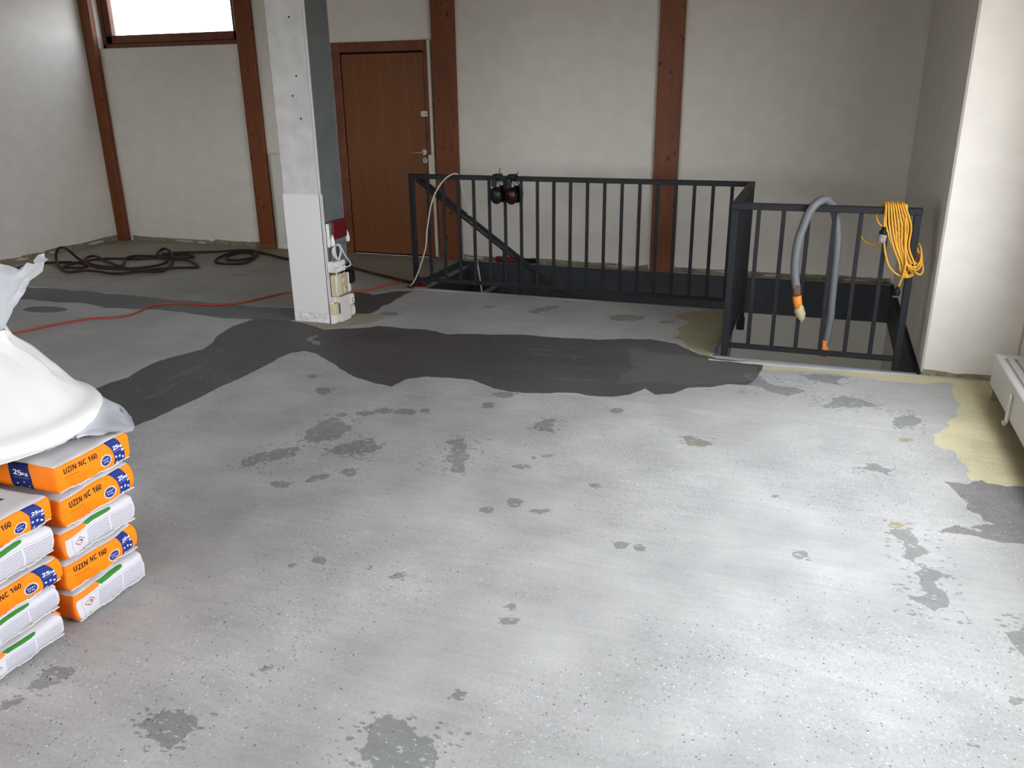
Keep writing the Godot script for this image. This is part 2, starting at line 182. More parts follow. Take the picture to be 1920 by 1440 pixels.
# box from corner to corner with chamfered edges, turned about its centre by a basis
func bx(st: SurfaceTool, a: Vector3, b: Vector3, r := 0.0, turn := Basis.IDENTITY) -> void:
	var c := (a + b) * 0.5
	var h := ((b - a) * 0.5).abs()
	r = minf(r, minf(h.x, minf(h.y, h.z)) * 0.98)
	var pt := func(s: Vector3, ax: int) -> Vector3:
		var v := Vector3.ZERO
		for k in 3:
			v[k] = s[k] * (h[k] - (0.0 if k == ax else r))
		return c + turn * v
	for ax in 3:
		for sg in [-1.0, 1.0]:
			var q := []
			for uv in [[-1, -1], [1, -1], [1, 1], [-1, 1]]:
				var s := Vector3.ZERO
				s[ax] = sg
				s[(ax + 1) % 3] = uv[0]
				s[(ax + 2) % 3] = uv[1]
				q.append(pt.call(s, ax))
			var o := Vector3.ZERO
			o[ax] = sg
			face(st, q, turn * o)
	if r <= 0.0:
		return
	for ax in 3:
		var u := (ax + 1) % 3
		var v := (ax + 2) % 3
		for su in [-1.0, 1.0]:
			for sv in [-1.0, 1.0]:
				var s0 := Vector3.ZERO
				s0[u] = su
				s0[v] = sv
				var s1 := s0
				s0[ax] = -1.0
				s1[ax] = 1.0
				var o := Vector3.ZERO
				o[u] = su
				o[v] = sv
				face(st, [pt.call(s0, u), pt.call(s1, u), pt.call(s1, v), pt.call(s0, v)], turn * o)
	for sx in [-1.0, 1.0]:
		for sy in [-1.0, 1.0]:
			for sz in [-1.0, 1.0]:
				var s := Vector3(sx, sy, sz)
				face(st, [pt.call(s, 0), pt.call(s, 1), pt.call(s, 2)], turn * s)

func box(a: Vector3, b: Vector3, r := 0.0, turn := Basis.IDENTITY) -> SurfaceTool:
	var st := begin()
	bx(st, a, b, r, turn)
	return done(st)

func points(a: Array) -> PackedVector3Array:
	var out := PackedVector3Array()
	for i in range(0, a.size(), 3):
		out.append(Vector3(a[i], a[i + 1], a[i + 2]))
	return out

func curve(p: PackedVector3Array, seg := 6) -> PackedVector3Array:
	var out := PackedVector3Array()
	for i in p.size() - 1:
		var a := p[maxi(i - 1, 0)]
		var d := p[mini(i + 2, p.size() - 1)]
		for k in seg:
			out.append(p[i].cubic_interpolate(p[i + 1], a, d, float(k) / seg))
	out.append(p[p.size() - 1])
	return out

# tube along a path; radii may be one number or one per point
func tb(st: SurfaceTool, p: PackedVector3Array, radius, sides := 10, cap := true) -> void:
	var t := (p[1] - p[0]).normalized()
	var u := t.cross(Vector3.UP if absf(t.y) < 0.9 else Vector3.RIGHT).normalized()
	var rings := []
	for i in p.size():
		var t2 := (p[mini(i + 1, p.size() - 1)] - p[maxi(i - 1, 0)]).normalized()
		u = (u - t2 * u.dot(t2)).normalized()
		var w := t2.cross(u)
		var r: float = radius[i] if radius is Array or radius is PackedFloat32Array else radius
		var ring := []
		for k in sides:
			var ang := TAU * k / sides
			ring.append(p[i] + (u * cos(ang) + w * sin(ang)) * r)
		rings.append(ring)
	for i in p.size() - 1:
		for k in sides:
			var k2 := (k + 1) % sides
			var m: Vector3 = (rings[i][k] + rings[i + 1][k2]) * 0.5 - (p[i] + p[i + 1]) * 0.5
			face(st, [rings[i][k], rings[i][k2], rings[i + 1][k2], rings[i + 1][k]], m)
	if cap:
		for e in [0, p.size() - 1]:
			face(st, rings[e], (p[0] - p[1]) if e == 0 else (p[e] - p[e - 1]))

func tube(p: PackedVector3Array, radius, sides := 10) -> SurfaceTool:
	var st := begin(true)
	tb(st, p, radius, sides)
	return done(st)

# turned shape: profile of (radius, height) about an axis
func lathe(st: SurfaceTool, prof: Array, at: Vector3, axis := Vector3.UP, n := 24, squash := Vector2.ONE) -> void:
	var y := axis.normalized()
	var x := y.cross(Vector3.FORWARD if absf(y.z) < 0.9 else Vector3.UP).normalized()
	var z := x.cross(y)
	for i in prof.size() - 1:
		for k in n:
			var q := []
			for e in [[i, k], [i, k + 1], [i + 1, k + 1], [i + 1, k]]:
				var a: float = TAU * (e[1] % n) / n
				var pr: Vector2 = prof[e[0]]
				q.append(at + x * cos(a) * pr.x * squash.x + z * sin(a) * pr.x * squash.y + y * pr.y)
			var am := TAU * (k + 0.5) / n
			var dp: Vector2 = prof[i + 1] - prof[i]
			var o := (x * cos(am) + z * sin(am)) * dp.y - y * dp.x
			face(st, q, o)

func lathed(prof: Array, at: Vector3, axis := Vector3.UP, n := 24, squash := Vector2.ONE) -> SurfaceTool:
	var st := begin(true)
	lathe(st, prof, at, axis, n, squash)
	return done(st)

# flat outline in the (u, v) plane pushed out along a direction
func prism(poly: PackedVector2Array, at: Vector3, u: Vector3, v: Vector3, push: Vector3) -> SurfaceTool:
	var st := begin()
	var tri := Geometry2D.triangulate_polygon(poly)
	for i in range(0, tri.size(), 3):
		for side in 2:
			var q := []
			for k in 3:
				var p := poly[tri[i + k]]
				q.append(at + u * p.x + v * p.y + push * side)
			face(st, q, push * (side * 2 - 1))
	var mid := Vector2.ZERO
	for p in poly:
		mid += p / poly.size()
	var cw := Geometry2D.is_polygon_clockwise(poly)
	for i in poly.size():
		var a := poly[i]
		var b := poly[(i + 1) % poly.size()]
		var nn := (b - a).orthogonal() * (-1.0 if cw else 1.0)
		face(st, [at + u * a.x + v * a.y, at + u * b.x + v * b.y, at + u * b.x + v * b.y + push, at + u * a.x + v * a.y + push], -(u * nn.x + v * nn.y) * -1.0)
	return done(st)

# ------------------------------------------------------------------ materials
func mat(key: String, c: Color, rough := 0.7, metal := 0.0) -> StandardMaterial3D:
	if mats.has(key):
		return mats[key]
	var m := StandardMaterial3D.new()
	m.resource_name = key
	m.albedo_color = c
	m.roughness = rough
	m.metallic = metal
	m.metallic_specular = 0.4
	mats[key] = m
	return m

func noise_tex(freq: float, a: Color, b: Color, size := 256, octaves := 4, seed_ := 1) -> ImageTexture:
	var n := FastNoiseLite.new()
	n.seed = seed_
	n.noise_type = FastNoiseLite.TYPE_SIMPLEX_SMOOTH
	n.frequency = freq
	n.fractal_octaves = octaves
	var g := n.get_seamless_image(size, size)
	g.convert(Image.FORMAT_L8)
	var d := g.get_data()
	var o := PackedByteArray()
	o.resize(size * size * 3)
	for i in size * size:
		var c := a.lerp(b, d[i] / 255.0)
		o[i * 3] = int(c.r * 255)
		o[i * 3 + 1] = int(c.g * 255)
		o[i * 3 + 2] = int(c.b * 255)
	return ImageTexture.create_from_image(Image.create_from_data(size, size, false, Image.FORMAT_RGB8, o))

func tri_mat(key: String, tex: Texture2D, scale: Vector3, rough := 0.8, bump := 0.0) -> StandardMaterial3D:
	var m := mat(key, Color.WHITE, rough)
	m.albedo_texture = tex
	m.uv1_triplanar = true
	m.uv1_world_triplanar = true
	m.uv1_scale = scale
	if bump > 0.0:
		m.heightmap_enabled = true
		m.heightmap_texture = tex
		m.heightmap_scale = bump
	return m

# sawn timber: grain runs along v, with knots
func wood_image(w: int, h: int, base: Color, dark: Color, seed_: int, knots: int, rings: float) -> Image:
	var n := FastNoiseLite.new()
	n.seed = seed_
	n.frequency = 0.02
	n.fractal_octaves = 3
	var rng := RandomNumberGenerator.new()
	rng.seed = seed_
	var ks := []
	for i in knots:
		ks.append(Vector3(rng.randf_range(0.1, 0.9) * w, rng.randf() * h, rng.randf_range(3.0, 6.5)))
	var im := Image.create(w, h, false, Image.FORMAT_RGB8)
	for y in h:
		for x in w:
			var g := 0.5 + 0.5 * sin(x * rings + n.get_noise_2d(x * 1.5, y * 0.12) * 9.0)
			var f := n.get_noise_2d(x * 14.0, y * 0.35)
			var t := clampf(0.32 * g + 0.35 * f + 0.25 * n.get_noise_2d(x * 0.3 + 500.0, y * 0.1) + 0.25, 0.0, 1.0)
			im.set_pixel(x, y, base.lerp(dark, t * 0.75))
	for k in ks:
		for y in range(maxi(0, int(k.y - 3 * k.z)), mini(h, int(k.y + 3 * k.z))):
			for x in range(maxi(0, int(k.x - 2 * k.z)), mini(w, int(k.x + 2 * k.z))):
				var d := Vector2((x - k.x) / k.z, (y - k.y) / (k.z * 1.3)).length() + n.get_noise_2d(x * 9.0, y * 9.0) * 0.3
				if d < 1.3:
					im.set_pixel(x, y, im.get_pixel(x, y).lerp(dark.darkened(0.55), clampf((1.3 - d) * 1.6, 0.0, 0.85)))
	return im

func image_mat(key: String, im: Image, rough := 0.6, spec := 0.5) -> StandardMaterial3D:
	var m := mat(key, Color.WHITE, rough)
	m.albedo_texture = ImageTexture.create_from_image(im)
	m.metallic_specular = spec
	return m

# ------------------------------------------------------------------ flat print
func fill_poly(im: Image, poly: PackedVector2Array, c: Color) -> void:
	var lo := 1e9
	var hi := -1e9
	for p in poly:
		lo = minf(lo, p.y)
		hi = maxf(hi, p.y)
	var w := im.get_width()
	for y in range(maxi(0, int(floor(lo))), mini(im.get_height() - 1, int(ceil(hi))) + 1):
		var xs := PackedFloat32Array()
		var yc := y + 0.5
		for i in poly.size():
			var a := poly[i]
			var b := poly[(i + 1) % poly.size()]
			if (a.y <= yc) != (b.y <= yc):
				xs.append(a.x + (yc - a.y) / (b.y - a.y) * (b.x - a.x))
		xs.sort()
		for i in range(0, xs.size() - 1, 2):
			var x0 := clampi(int(round(xs[i])), 0, w)
			var x1 := clampi(int(round(xs[i + 1])), 0, w)
			if x1 > x0:
				im.fill_rect(Rect2i(x0, y, x1 - x0, 1), c)

func print_text(im: Image, text: String, x: float, y: float, w: float, h: float, c: Color, bold := true, slant := 0.0) -> void:
	var f := SystemFont.new()
	f.font_names = PackedStringArray(["Droid Sans"])
	f.font_weight = 700 if bold else 400
	var t := TextMesh.new()
	t.font = f
	t.text = text
	t.font_size = 64
	t.pixel_size = 0.01
	t.depth = 0.0
	var a := t.get_mesh_arrays()
	var v: PackedVector3Array = a[Mesh.ARRAY_VERTEX]
	if v.is_empty():
		return
	var lo := v[0]
	var hi := v[0]
	for p in v:
		lo = lo.min(p)
		hi = hi.max(p)
	var idx: PackedInt32Array = a[Mesh.ARRAY_INDEX] if a[Mesh.ARRAY_INDEX] != null else PackedInt32Array(range(v.size()))
	for i in range(0, idx.size(), 3):
		var q := PackedVector2Array()
		for k in 3:
			var p := v[idx[i + k]]
			q.append(Vector2(x + (p.x - lo.x) / (hi.x - lo.x) * w + slant * (p.y - lo.y), y + (hi.y - p.y) / (hi.y - lo.y) * h))
		fill_poly(im, q, c)

func star(c: Vector2, r0: float, r1: float, n: int) -> PackedVector2Array:
	var o := PackedVector2Array()
	for i in n * 2:
		o.append(c + Vector2.from_angle(PI * i / n) * (r0 if i % 2 else r1) * Vector2(1.0, 1.0))
	return o

func xy(a: Array) -> PackedVector2Array:
	var o := PackedVector2Array()
	for i in range(0, a.size(), 2):
		o.append(Vector2(a[i], a[i + 1]))
	return o

# ------------------------------------------------------------------ floor
var ragged := RandomNumberGenerator.new()

func rough_outline(p: PackedVector2Array, amount: float, levels := 4) -> PackedVector2Array:
	var out := p
	for l in levels:
		var next := PackedVector2Array()
		for i in out.size():
			var a := out[i]
			var b := out[(i + 1) % out.size()]
			next.append(a)
			if a.distance_to(b) > 0.012:
				next.append((a + b) * 0.5 + (b - a).orthogonal() * ragged.randf_range(-amount, amount))
		out = next
	return out

func floor_image(x0: float, z0: float, w: float, d: float, pw: int, ph: int, grit: int) -> Image:
	var im := Image.create(pw, ph, false, Image.FORMAT_RGB8)
	var base := Color(0.668, 0.664, 0.65)
	im.fill(base)
	var kinds := {
		"tan": Color(0.60, 0.585, 0.52), "ochre": Color(0.60, 0.575, 0.46), "ochre2": Color(0.52, 0.52, 0.46), "cream": Color(0.775, 0.745, 0.60), "darkmid": Color(0.375, 0.365, 0.355), "streak": Color(0.365, 0.357, 0.347),
		"farther": Color(0.59, 0.578, 0.545), "dark": Color(0.33, 0.32, 0.31), "dark2": Color(0.41, 0.41, 0.41), "dark3": Color(0.52, 0.52, 0.515), "spot": Color(0.525, 0.525, 0.51),
		"mud": Color(0.49, 0.475, 0.47), "light": Color(0.50, 0.50, 0.49), "dust": Color(0.82, 0.82, 0.81)}
	var rng := RandomNumberGenerator.new()
	rng.seed = 77
	ragged.seed = 4242
	var sc := Vector2(pw / w, ph / d)
	for s in FLOOR_STAINS:
		var poly := rough_outline(xy(s[2]), s[1], 5)
		var px := PackedVector2Array()
		var lo := Vector2(1e9, 1e9)
		var hi := -lo
		for p in poly:
			var q := (p - Vector2(x0, z0)) * sc
			px.append(q)
			lo = lo.min(q)
			hi = hi.max(q)
		var seen := hi.x > 0 and hi.y > 0 and lo.x < pw and lo.y < ph
		if s[0] == "comb":     # filler dragged thin: light ridges left standing in the grey patch
			for i in 90:
				var p := Vector2(rng.randf_range(lo.x, hi.x), rng.randf_range(lo.y, hi.y))
				var l := rng.randf_range(0.01, 0.05)
				if seen and Geometry2D.is_point_in_polygon(p, px):
					fill_poly(im, rough_outline(PackedVector2Array([p, p + Vector2(l, 0.008) * sc, p + Vector2(l, 0.014) * sc, p + Vector2(0, 0.009) * sc]), 0.25, 2), base)
			continue
		if seen:
			fill_poly(im, px, kinds[s[0]])
		if s[0] in ["spot", "ochre", "ochre2", "dark3"]:
			# frayed rim: flecks inside and outside
			var area := (hi - lo) / sc
			for i in int(clampf(area.x * area.y * 1500.0, 6, 160)):
				var p := Vector2(rng.randf_range(lo.x, hi.x), rng.randf_range(lo.y, hi.y))
				p = (p - (lo + hi) * 0.5) * 1.18 + (lo + hi) * 0.5
				var r := rng.randf_range(0.002, 0.008)
				var inside := Geometry2D.is_point_in_polygon(p, px)
				var keep := inside and rng.randf() < 0.45
				if not seen or keep: continue
				var blob := PackedVector2Array()
				for k in 7:
					blob.append(p + Vector2.from_angle(TAU * k / 7.0) * r * rng.randf_range(0.5, 1.4) * sc * Vector2(1.5, 0.8))
				fill_poly(im, blob, base if inside else kinds[s[0]])
	# fine mottling, broad drifts of tone, brush sweeps
	var n := FastNoiseLite.new()
	n.seed = 5
	n.fractal_octaves = 5
	n.frequency = 1.0 / 95.0
	var a1 := n.get_image(pw / 2, ph / 2)
	a1.convert(Image.FORMAT_L8)
	a1.resize(pw, ph, Image.INTERPOLATE_BILINEAR)
	n.seed = 9
	n.frequency = 0.13
	n.fractal_octaves = 3
	var a2 := n.get_image(pw, ph)
	a2.convert(Image.FORMAT_L8)
	n.seed = 21
	n.frequency = 0.05
	var a3 := n.get_image(pw / 8, ph)
	a3.convert(Image.FORMAT_L8)
	a3.resize(pw, ph, Image.INTERPOLATE_BILINEAR)
	var d1 := a1.get_data()
	var d2 := a2.get_data()
	var d3 := a3.get_data()
	var px := im.get_data()
	for i in pw * ph:
		var f := 0.855 + d1[i] * 0.00060 + d2[i] * 0.00028 + d3[i] * 0.00022
		var j := i * 3
		px[j] = mini(255, int(px[j] * f))
		px[j + 1] = mini(255, int(px[j + 1] * f))
		px[j + 2] = mini(255, int(px[j + 2] * f))
	im = Image.create_from_data(pw, ph, false, Image.FORMAT_RGB8, px)
	# open pores and sparkle painted as bright dots, thicker in worn fields
	n.seed = 31
	n.frequency = 0.9
	n.fractal_octaves = 2
	for i in grit:
		var x := rng.randi_range(0, pw - 3)
		var y := rng.randi_range(0, ph - 3)
		var dens := n.get_noise_2d(x0 + x / sc.x, z0 + y / sc.y) + 0.35
		if rng.randf() > dens * 1.3: continue
		var c := im.get_pixel(x, y)
		var lift := rng.randf() < 0.6
		var s := 1 if rng.randf() < 0.86 else 2
		im.fill_rect(Rect2i(x, y, s, s), c.lerp(Color(0.93, 0.93, 0.93), rng.randf_range(0.2, 0.7)) if lift else c.darkened(rng.randf_range(0.12, 0.5)))
	return im

func floor_mat(key: String, im: Image, bump: float) -> StandardMaterial3D:
	var m := image_mat(key, im, 0.6, 0.28)
	if bump > 0.0:
		m.heightmap_enabled = true
		m.heightmap_texture = m.albedo_texture
		m.heightmap_scale = bump
	return m

func build_floor() -> void:
	var near := [-3.5, -4.3, 4.75, 3.6]
	var far := [-8.0, -8.0, 9.25, 7.3]
	var m_near := floor_mat("screed near", floor_image(near[0], near[1], near[2], near[3], 2048, 1560, 120000), 0.12)
	var m_far := floor_mat("screed far", floor_image(far[0], far[1], far[2], far[3], 2048, 1616, 9000), 0.0)
	var m_plain := tri_mat("screed plain", noise_tex(0.03, Color(0.60, 0.60, 0.59), Color(0.70, 0.70, 0.69), 256, 4, 3), Vector3.ONE * 0.7, 0.55)
	var sts := [begin(), begin(), begin()]
	var xs := [-8.0, -3.5, WELL_L, STEP_X, WELL_R, 1.25]
	var zs := [-8.0, WELL_B, WELL_M, WELL_F, -4.3, -0.7, 1.5]
	for i in xs.size() - 1:
		for k in zs.size() - 1:
			var xm: float = (xs[i] + xs[i + 1]) * 0.5
			var zm: float = (zs[k] + zs[k + 1]) * 0.5
			if xm > WELL_L and xm < WELL_R and zm > WELL_B and (zm < WELL_M or zm < WELL_F and xm > STEP_X):
				continue
			var s := 2 if zm > -0.7 else (0 if xm > near[0] and zm > near[1] else 1)
			var r: Array = near if s == 0 else far
			var q := []
			var uv := []
			for c in [[i, k], [i + 1, k], [i + 1, k + 1], [i, k + 1]]:
				q.append(Vector3(xs[c[0]], 0, zs[c[1]]))
				uv.append(Vector2((xs[c[0]] - r[0]) / r[2], (zs[c[1]] - r[1]) / r[3]))
			face(sts[s], q, Vector3.UP, uv)
			face(sts[2], q.map(func(p): return p - Vector3(0, 0.33, 0)), Vector3.DOWN)
	var mesh := ArrayMesh.new()
	var ms := [m_near, m_far, m_plain]
	for s in 3:
		done(sts[s]).commit(mesh)
		mesh.surface_set_material(s, ms[s])
	var o := put_mesh("floor", mesh)
	o.set_meta("kind", "structure")

# ------------------------------------------------------------------ room
func strip(parent: Node3D, a: Vector3, b: Vector3, out: Vector3, h: float, seed_: int, m: Material, paint: Material) -> void:
	# bare screed band where the skirting came off, with a torn upper edge and scraps of plaster left on it
	var r := RandomNumberGenerator.new()
	r.seed = seed_
	var u := (b - a).normalized()
	var l := a.distance_to(b)
	var p := PackedVector2Array([Vector2(0, 0.0), Vector2(l, 0.0)])
	var x := l
	var y := h
	while x > 0.0:
		p.append(Vector2(x, y))
		x -= r.randf_range(0.02, 0.14)
		y = clampf(y + r.randf_range(-0.006, 0.006), h * 0.8, h * 1.15)
		if r.randf() < 0.07: y = h * r.randf_range(0.45, 0.75)
	p.append(Vector2(0, h))
	put("bare_band", prism(p, a, u, Vector3.UP, out * 0.003), m, parent)
	for i in int(l * 2.0):
		var cx := r.randf_range(0.1, l - 0.1)
		var w := r.randf_range(0.03, 0.16)
		var cy := r.randf_range(0.0, h * 0.35)
		var q := PackedVector2Array()
		for k in 9:
			var an := TAU * k / 9.0
			q.append(Vector2(cx + cos(an) * w * r.randf_range(0.6, 1.0), cy + 0.012 + sin(an) * 0.011 * r.randf_range(0.5, 1.2)))
		put("plaster_scrap", prism(q, a + out * 0.003, u, Vector3.UP, out * 0.003), paint, parent)

func wall_quad(st: SurfaceTool, a: Vector3, b: Vector3) -> void:
	bx(st, a, b)

func build_room(plaster: Material, bare: Material, scrap: Material, concrete_paint: Material, lower: Material) -> void:
	var t := 0.2
	# back wall with the window opening
	var wx0 := -7.665
	var wx1 := -5.80
	var wy0 := 2.115
	var wy1 := 3.02
	var st := begin()
	bx(st, Vector3(LEFT - t, 0, BACK - t), Vector3(wx0, CEIL, BACK))
	bx(st, Vector3(wx0, 0, BACK - t), Vector3(wx1, wy0, BACK))
	bx(st, Vector3(wx0, wy1, BACK - t), Vector3(wx1, CEIL, BACK))
	bx(st, Vector3(wx1, 0, BACK - t), Vector3(RIGHT + t, CEIL, BACK))
	var wb := structure("wall_back", done(st), plaster)
	strip(wb, Vector3(-7.62, 0, BACK), Vector3(-5.83, 0, BACK), Vector3.BACK, 0.06, 11, bare, scrap)
	strip(wb, Vector3(-3.36, 0, BACK), Vector3(-1.46, 0, BACK), Vector3.BACK, 0.052, 12, bare, scrap)
	strip(wb, Vector3(-1.21, 0, BACK), Vector3(0.66, 0, BACK), Vector3.BACK, 0.05, 13, bare, scrap)
	st = begin()
	bx(st, Vector3(LEFT - t, 0, BACK), Vector3(LEFT, CEIL, FRONT + t))
	var wl := structure("wall_left", done(st), plaster)
	strip(wl, Vector3(LEFT, 0, -4.6), Vector3(LEFT, 0, -7.76), Vector3.RIGHT, 0.07, 15, bare, scrap)
	# projecting wall on the right of the stair well
	var wr := structure("wall_right", box(Vector3(WELL_R, 0, BACK), Vector3(RIGHT, CEIL, -5.29), 0.012), plaster)
	strip(wr, Vector3(WELL_R + 0.01, 0, -5.29), Vector3(RIGHT - 0.01, 0, -5.29), Vector3.BACK, 0.035, 16, bare, scrap)
	# wall beside the radiator, with the unseen window that lights the floor
	st = begin()
	bx(st, Vector3(RIGHT, 0, BACK - t), Vector3(RIGHT + t, CEIL, -4.75))
	bx(st, Vector3(RIGHT, 0, -4.75), Vector3(RIGHT + t, 0.62, -0.35))
	bx(st, Vector3(RIGHT, 2.4, -4.75), Vector3(RIGHT + t, CEIL, -0.35))
	bx(st, Vector3(RIGHT, 0, -0.35), Vector3(RIGHT + t, CEIL, FRONT + t))
	structure("wall_window", done(st), plaster)
	# unseen wall behind the camera, its window placed to light the foreground
	st = begin()
	bx(st, Vector3(LEFT, 0, FRONT), Vector3(-5.4, CEIL, FRONT + t))
	bx(st, Vector3(-5.4, 0, FRONT), Vector3(-2.4, 0.9, FRONT + t))
	bx(st, Vector3(-5.4, 2.4, FRONT), Vector3(-2.4, CEIL, FRONT + t))
	bx(st, Vector3(-2.4, 0, FRONT), Vector3(RIGHT, CEIL, FRONT + t))
	structure("unseen_wall_front", done(st), plaster)
	structure("ceiling", box(Vector3(LEFT - t, CEIL, BACK - t), Vector3(RIGHT + t, CEIL + 0.2, FRONT + t)), mat("unseen dark ceiling", Color(0.33, 0.245, 0.17), 0.7))  # out of view; dark tone chosen to cut bounce onto the walls
	# storey below, seen down the stair well
	st = begin()
	structure("wall_lower_back", box(Vector3(-5.2, -2.9, BACK - t), Vector3(WELL_R + t, -0.0005, BACK)), lower)
	structure("wall_lower_right", box(Vector3(WELL_R, -2.9, BACK), Vector3(WELL_R + t, -0.331, -2.0)), lower)
	structure("wall_lower_left", box(Vector3(-5.2, -2.9, BACK), Vector3(-5.0, -0.331, -2.0)), lower)
	st = begin()
	bx(st, Vector3(-5.2, -2.9, -2.0), Vector3(-3.3, -0.331, -1.8))
	bx(st, Vector3(-0.7, -2.9, -2.0), Vector3(WELL_R + t, -0.331, -1.8))
	bx(st, Vector3(-3.3, -2.9, -2.0), Vector3(-0.7, -2.25, -1.8))
	bx(st, Vector3(-3.3, -0.75, -2.0), Vector3(-0.7, -0.331, -1.8))
	structure("unseen_wall_lower_front", done(st), lower)  # out of view; its opening is added for the fill light
	structure("floor_lower", box(Vector3(-5.2, -3.0, BACK - t), Vector3(WELL_R + t, -2.8, -1.8)), mat("lower floor", Color(0.6, 0.59, 0.57), 0.7))
	# painted slab edges round the well
	st = begin()
	bx(st, Vector3(WELL_L - 0.01, -0.33, BACK + 0.002), Vector3(WELL_R, -0.002, WELL_B))
	structure("trim_1", done(st), concrete_paint)
	st = begin()
	bx(st, Vector3(WELL_R - 0.012, -0.33, WELL_B), Vector3(WELL_R, 0.0, WELL_F))
	structure("trim_2", done(st), concrete_paint)
	st = begin()
	bx(st, Vector3(STEP_X, -0.33, WELL_M - 0.012), Vector3(STEP_X + 0.012, 0.004, WELL_F), 0.002)
	bx(st, Vector3(WELL_L, -0.33, WELL_M - 0.014), Vector3(STEP_X + 0.012, 0.004, WELL_M), 0.002)
	bx(st, Vector3(STEP_X, -0.33, WELL_F - 0.014), Vector3(WELL_R, 0.005, WELL_F), 0.002)
	structure("trim_3", done(st), mat("edge steel", Color(0.42, 0.43, 0.46), 0.5, 0.0))
	# black rubber joint against the projecting wall
	structure("trim_4", box(Vector3(WELL_R - 0.022, -0.02, WELL_B), Vector3(WELL_R - 0.001, 0.012, WELL_F)), mat("joint", Color(0.05, 0.05, 0.05), 0.7))

func build_windows(timber: Material) -> void:
	var glass := mat("glass", Color(0.95, 0.97, 1.0, 0.06), 0.03)
	glass.transparency = BaseMaterial3D.TRANSPARENCY_ALPHA
	# window over the far corner: fixed frame, sash and pane
	var o := Node3D.new()
	o.name = "window_1"
	o.position = Vector3(-6.73, 2.115, BACK - 0.12)
	o.set_meta("kind", "structure")
	add_child(o)
	var z := BACK - 0.07
	var st := begin()
	bx(st, Vector3(-7.665, 2.115, z - 0.08), Vector3(-5.80, 2.162, z), 0.004)
	bx(st, Vector3(-7.665, 2.115, z - 0.08), Vector3(-7.625, 3.02, z), 0.004)
	bx(st, Vector3(-5.84, 2.115, z - 0.08), Vector3(-5.80, 3.02, z), 0.004)
	bx(st, Vector3(-7.665, 2.98, z - 0.08), Vector3(-5.80, 3.02, z), 0.004)
	put("window_frame", done(st), timber, o)
	z -= 0.012
	st = begin()
	bx(st, Vector3(-7.62, 2.165, z - 0.07), Vector3(-5.845, 2.25, z), 0.006)
	bx(st, Vector3(-7.62, 2.165, z - 0.07), Vector3(-7.535, 2.975, z), 0.006)
	bx(st, Vector3(-5.93, 2.165, z - 0.07), Vector3(-5.845, 2.975, z), 0.006)
	bx(st, Vector3(-7.62, 2.89, z - 0.07), Vector3(-5.845, 2.975, z), 0.006)
	put("sash", done(st), timber, o)
	put("pane", box(Vector3(-7.55, 2.23, z - 0.042), Vector3(-5.915, 2.91, z - 0.036)), glass, o)
	# unseen windows placed to light the room, the lowest one added
	for w in [["unseen_window_2", Vector3(RIGHT + 0.1, 0.62, -4.75), Vector3(RIGHT + 0.16, 2.4, -0.35), 2], ["unseen_window_3", Vector3(-5.4, 0.9, FRONT + 0.1), Vector3(-2.4, 2.4, FRONT + 0.16), 0], ["added_window_4", Vector3(-3.3, -2.25, -1.9), Vector3(-0.7, -0.75, -1.84), 0]]:
		var a: Vector3 = w[1]
		var b: Vector3 = w[2]
		var ax: int = w[3]
		var win := Node3D.new()
		win.name = w[0]
		win.position = Vector3((a.x + b.x) * 0.5, a.y, (a.z + b.z) * 0.5)
		win.set_meta("kind", "structure")
		add_child(win)
		st = begin()
		for k in 4:
			var c := a
			var d := b
			c[ax] = lerpf(a[ax], b[ax], k / 3.0) - (0.0 if k == 0 else 0.07 if k == 3 else 0.035)
			d[ax] = c[ax] + 0.07
			bx(st, c, d, 0.004)
		for y in [a.y, b.y - 0.07]:
			var c := a
			var d := b
			c.y = y
			d.y = y + 0.07
			bx(st, c, d, 0.004)
		put("window_frame", done(st), timber, win)
		var pa := a
		var pb := b
		pa[2 - ax] += 0.027
		pb[2 - ax] -= 0.027
		put("pane", box(pa, pb), glass, win)

func grain_box(a: Vector3, b: Vector3, r: float, u0: float, v0: float) -> SurfaceTool:
	# box whose texture runs up its height
	var st := begin()
	bx(st, a, b, r)
	var mdt := done(st).commit()
	var arr := mdt.surface_get_arrays(0)
	var v: PackedVector3Array = arr[Mesh.ARRAY_VERTEX]
	var uv := PackedVector2Array()
	for p in v:
		uv.append(Vector2(u0 + (p.x - a.x - p.z + b.z) / 0.28, v0 + p.y / 2.6))
	arr[Mesh.ARRAY_TEX_UV] = uv
	var m := ArrayMesh.new()
	m.add_surface_from_arrays(Mesh.PRIMITIVE_TRIANGLES, arr)
	var s2 := SurfaceTool.new()
	s2.create_from(m, 0)
	return s2

func build_posts(wood: Material) -> void:
	var rows := [
		[-7.787, -7.65, -7.745, "narrow red-brown timber post standing in the far left corner", 0.0, 0.1],
		[-5.795, -5.60, -7.765, "wide red-brown timber post on the right of the corner window", 0.4, 0.33],
		[-3.60, -3.366, -7.765, "knotty red-brown timber post on the right of the brown door", 0.15, 0.62],
		[-1.438, -1.222, -7.765, "red-brown timber post on the bare wall behind the long railing", 0.7, 0.8]]
	for r in rows:
		var t := thing("timber_post", r[3], "post", Vector3((r[0] + r[1]) * 0.5, 0, r[2] - 0.03), "timber wall posts")
		put("shaft", grain_box(Vector3(r[0], 0.0, BACK + 0.007), Vector3(r[1], CEIL - 0.002, r[2]), 0.004, r[4], r[5]), wood, t)
		if r[0] < -5 and r[0] > -6:
			put("worn_foot", grain_box(Vector3(r[0] - 0.002, 0.0, BACK + 0.007), Vector3(r[1] + 0.002, 0.055, r[2] + 0.002), 0.002, 0.3, 0.1), mat("bare wood", Color(0.45, 0.29, 0.15), 0.8), t)

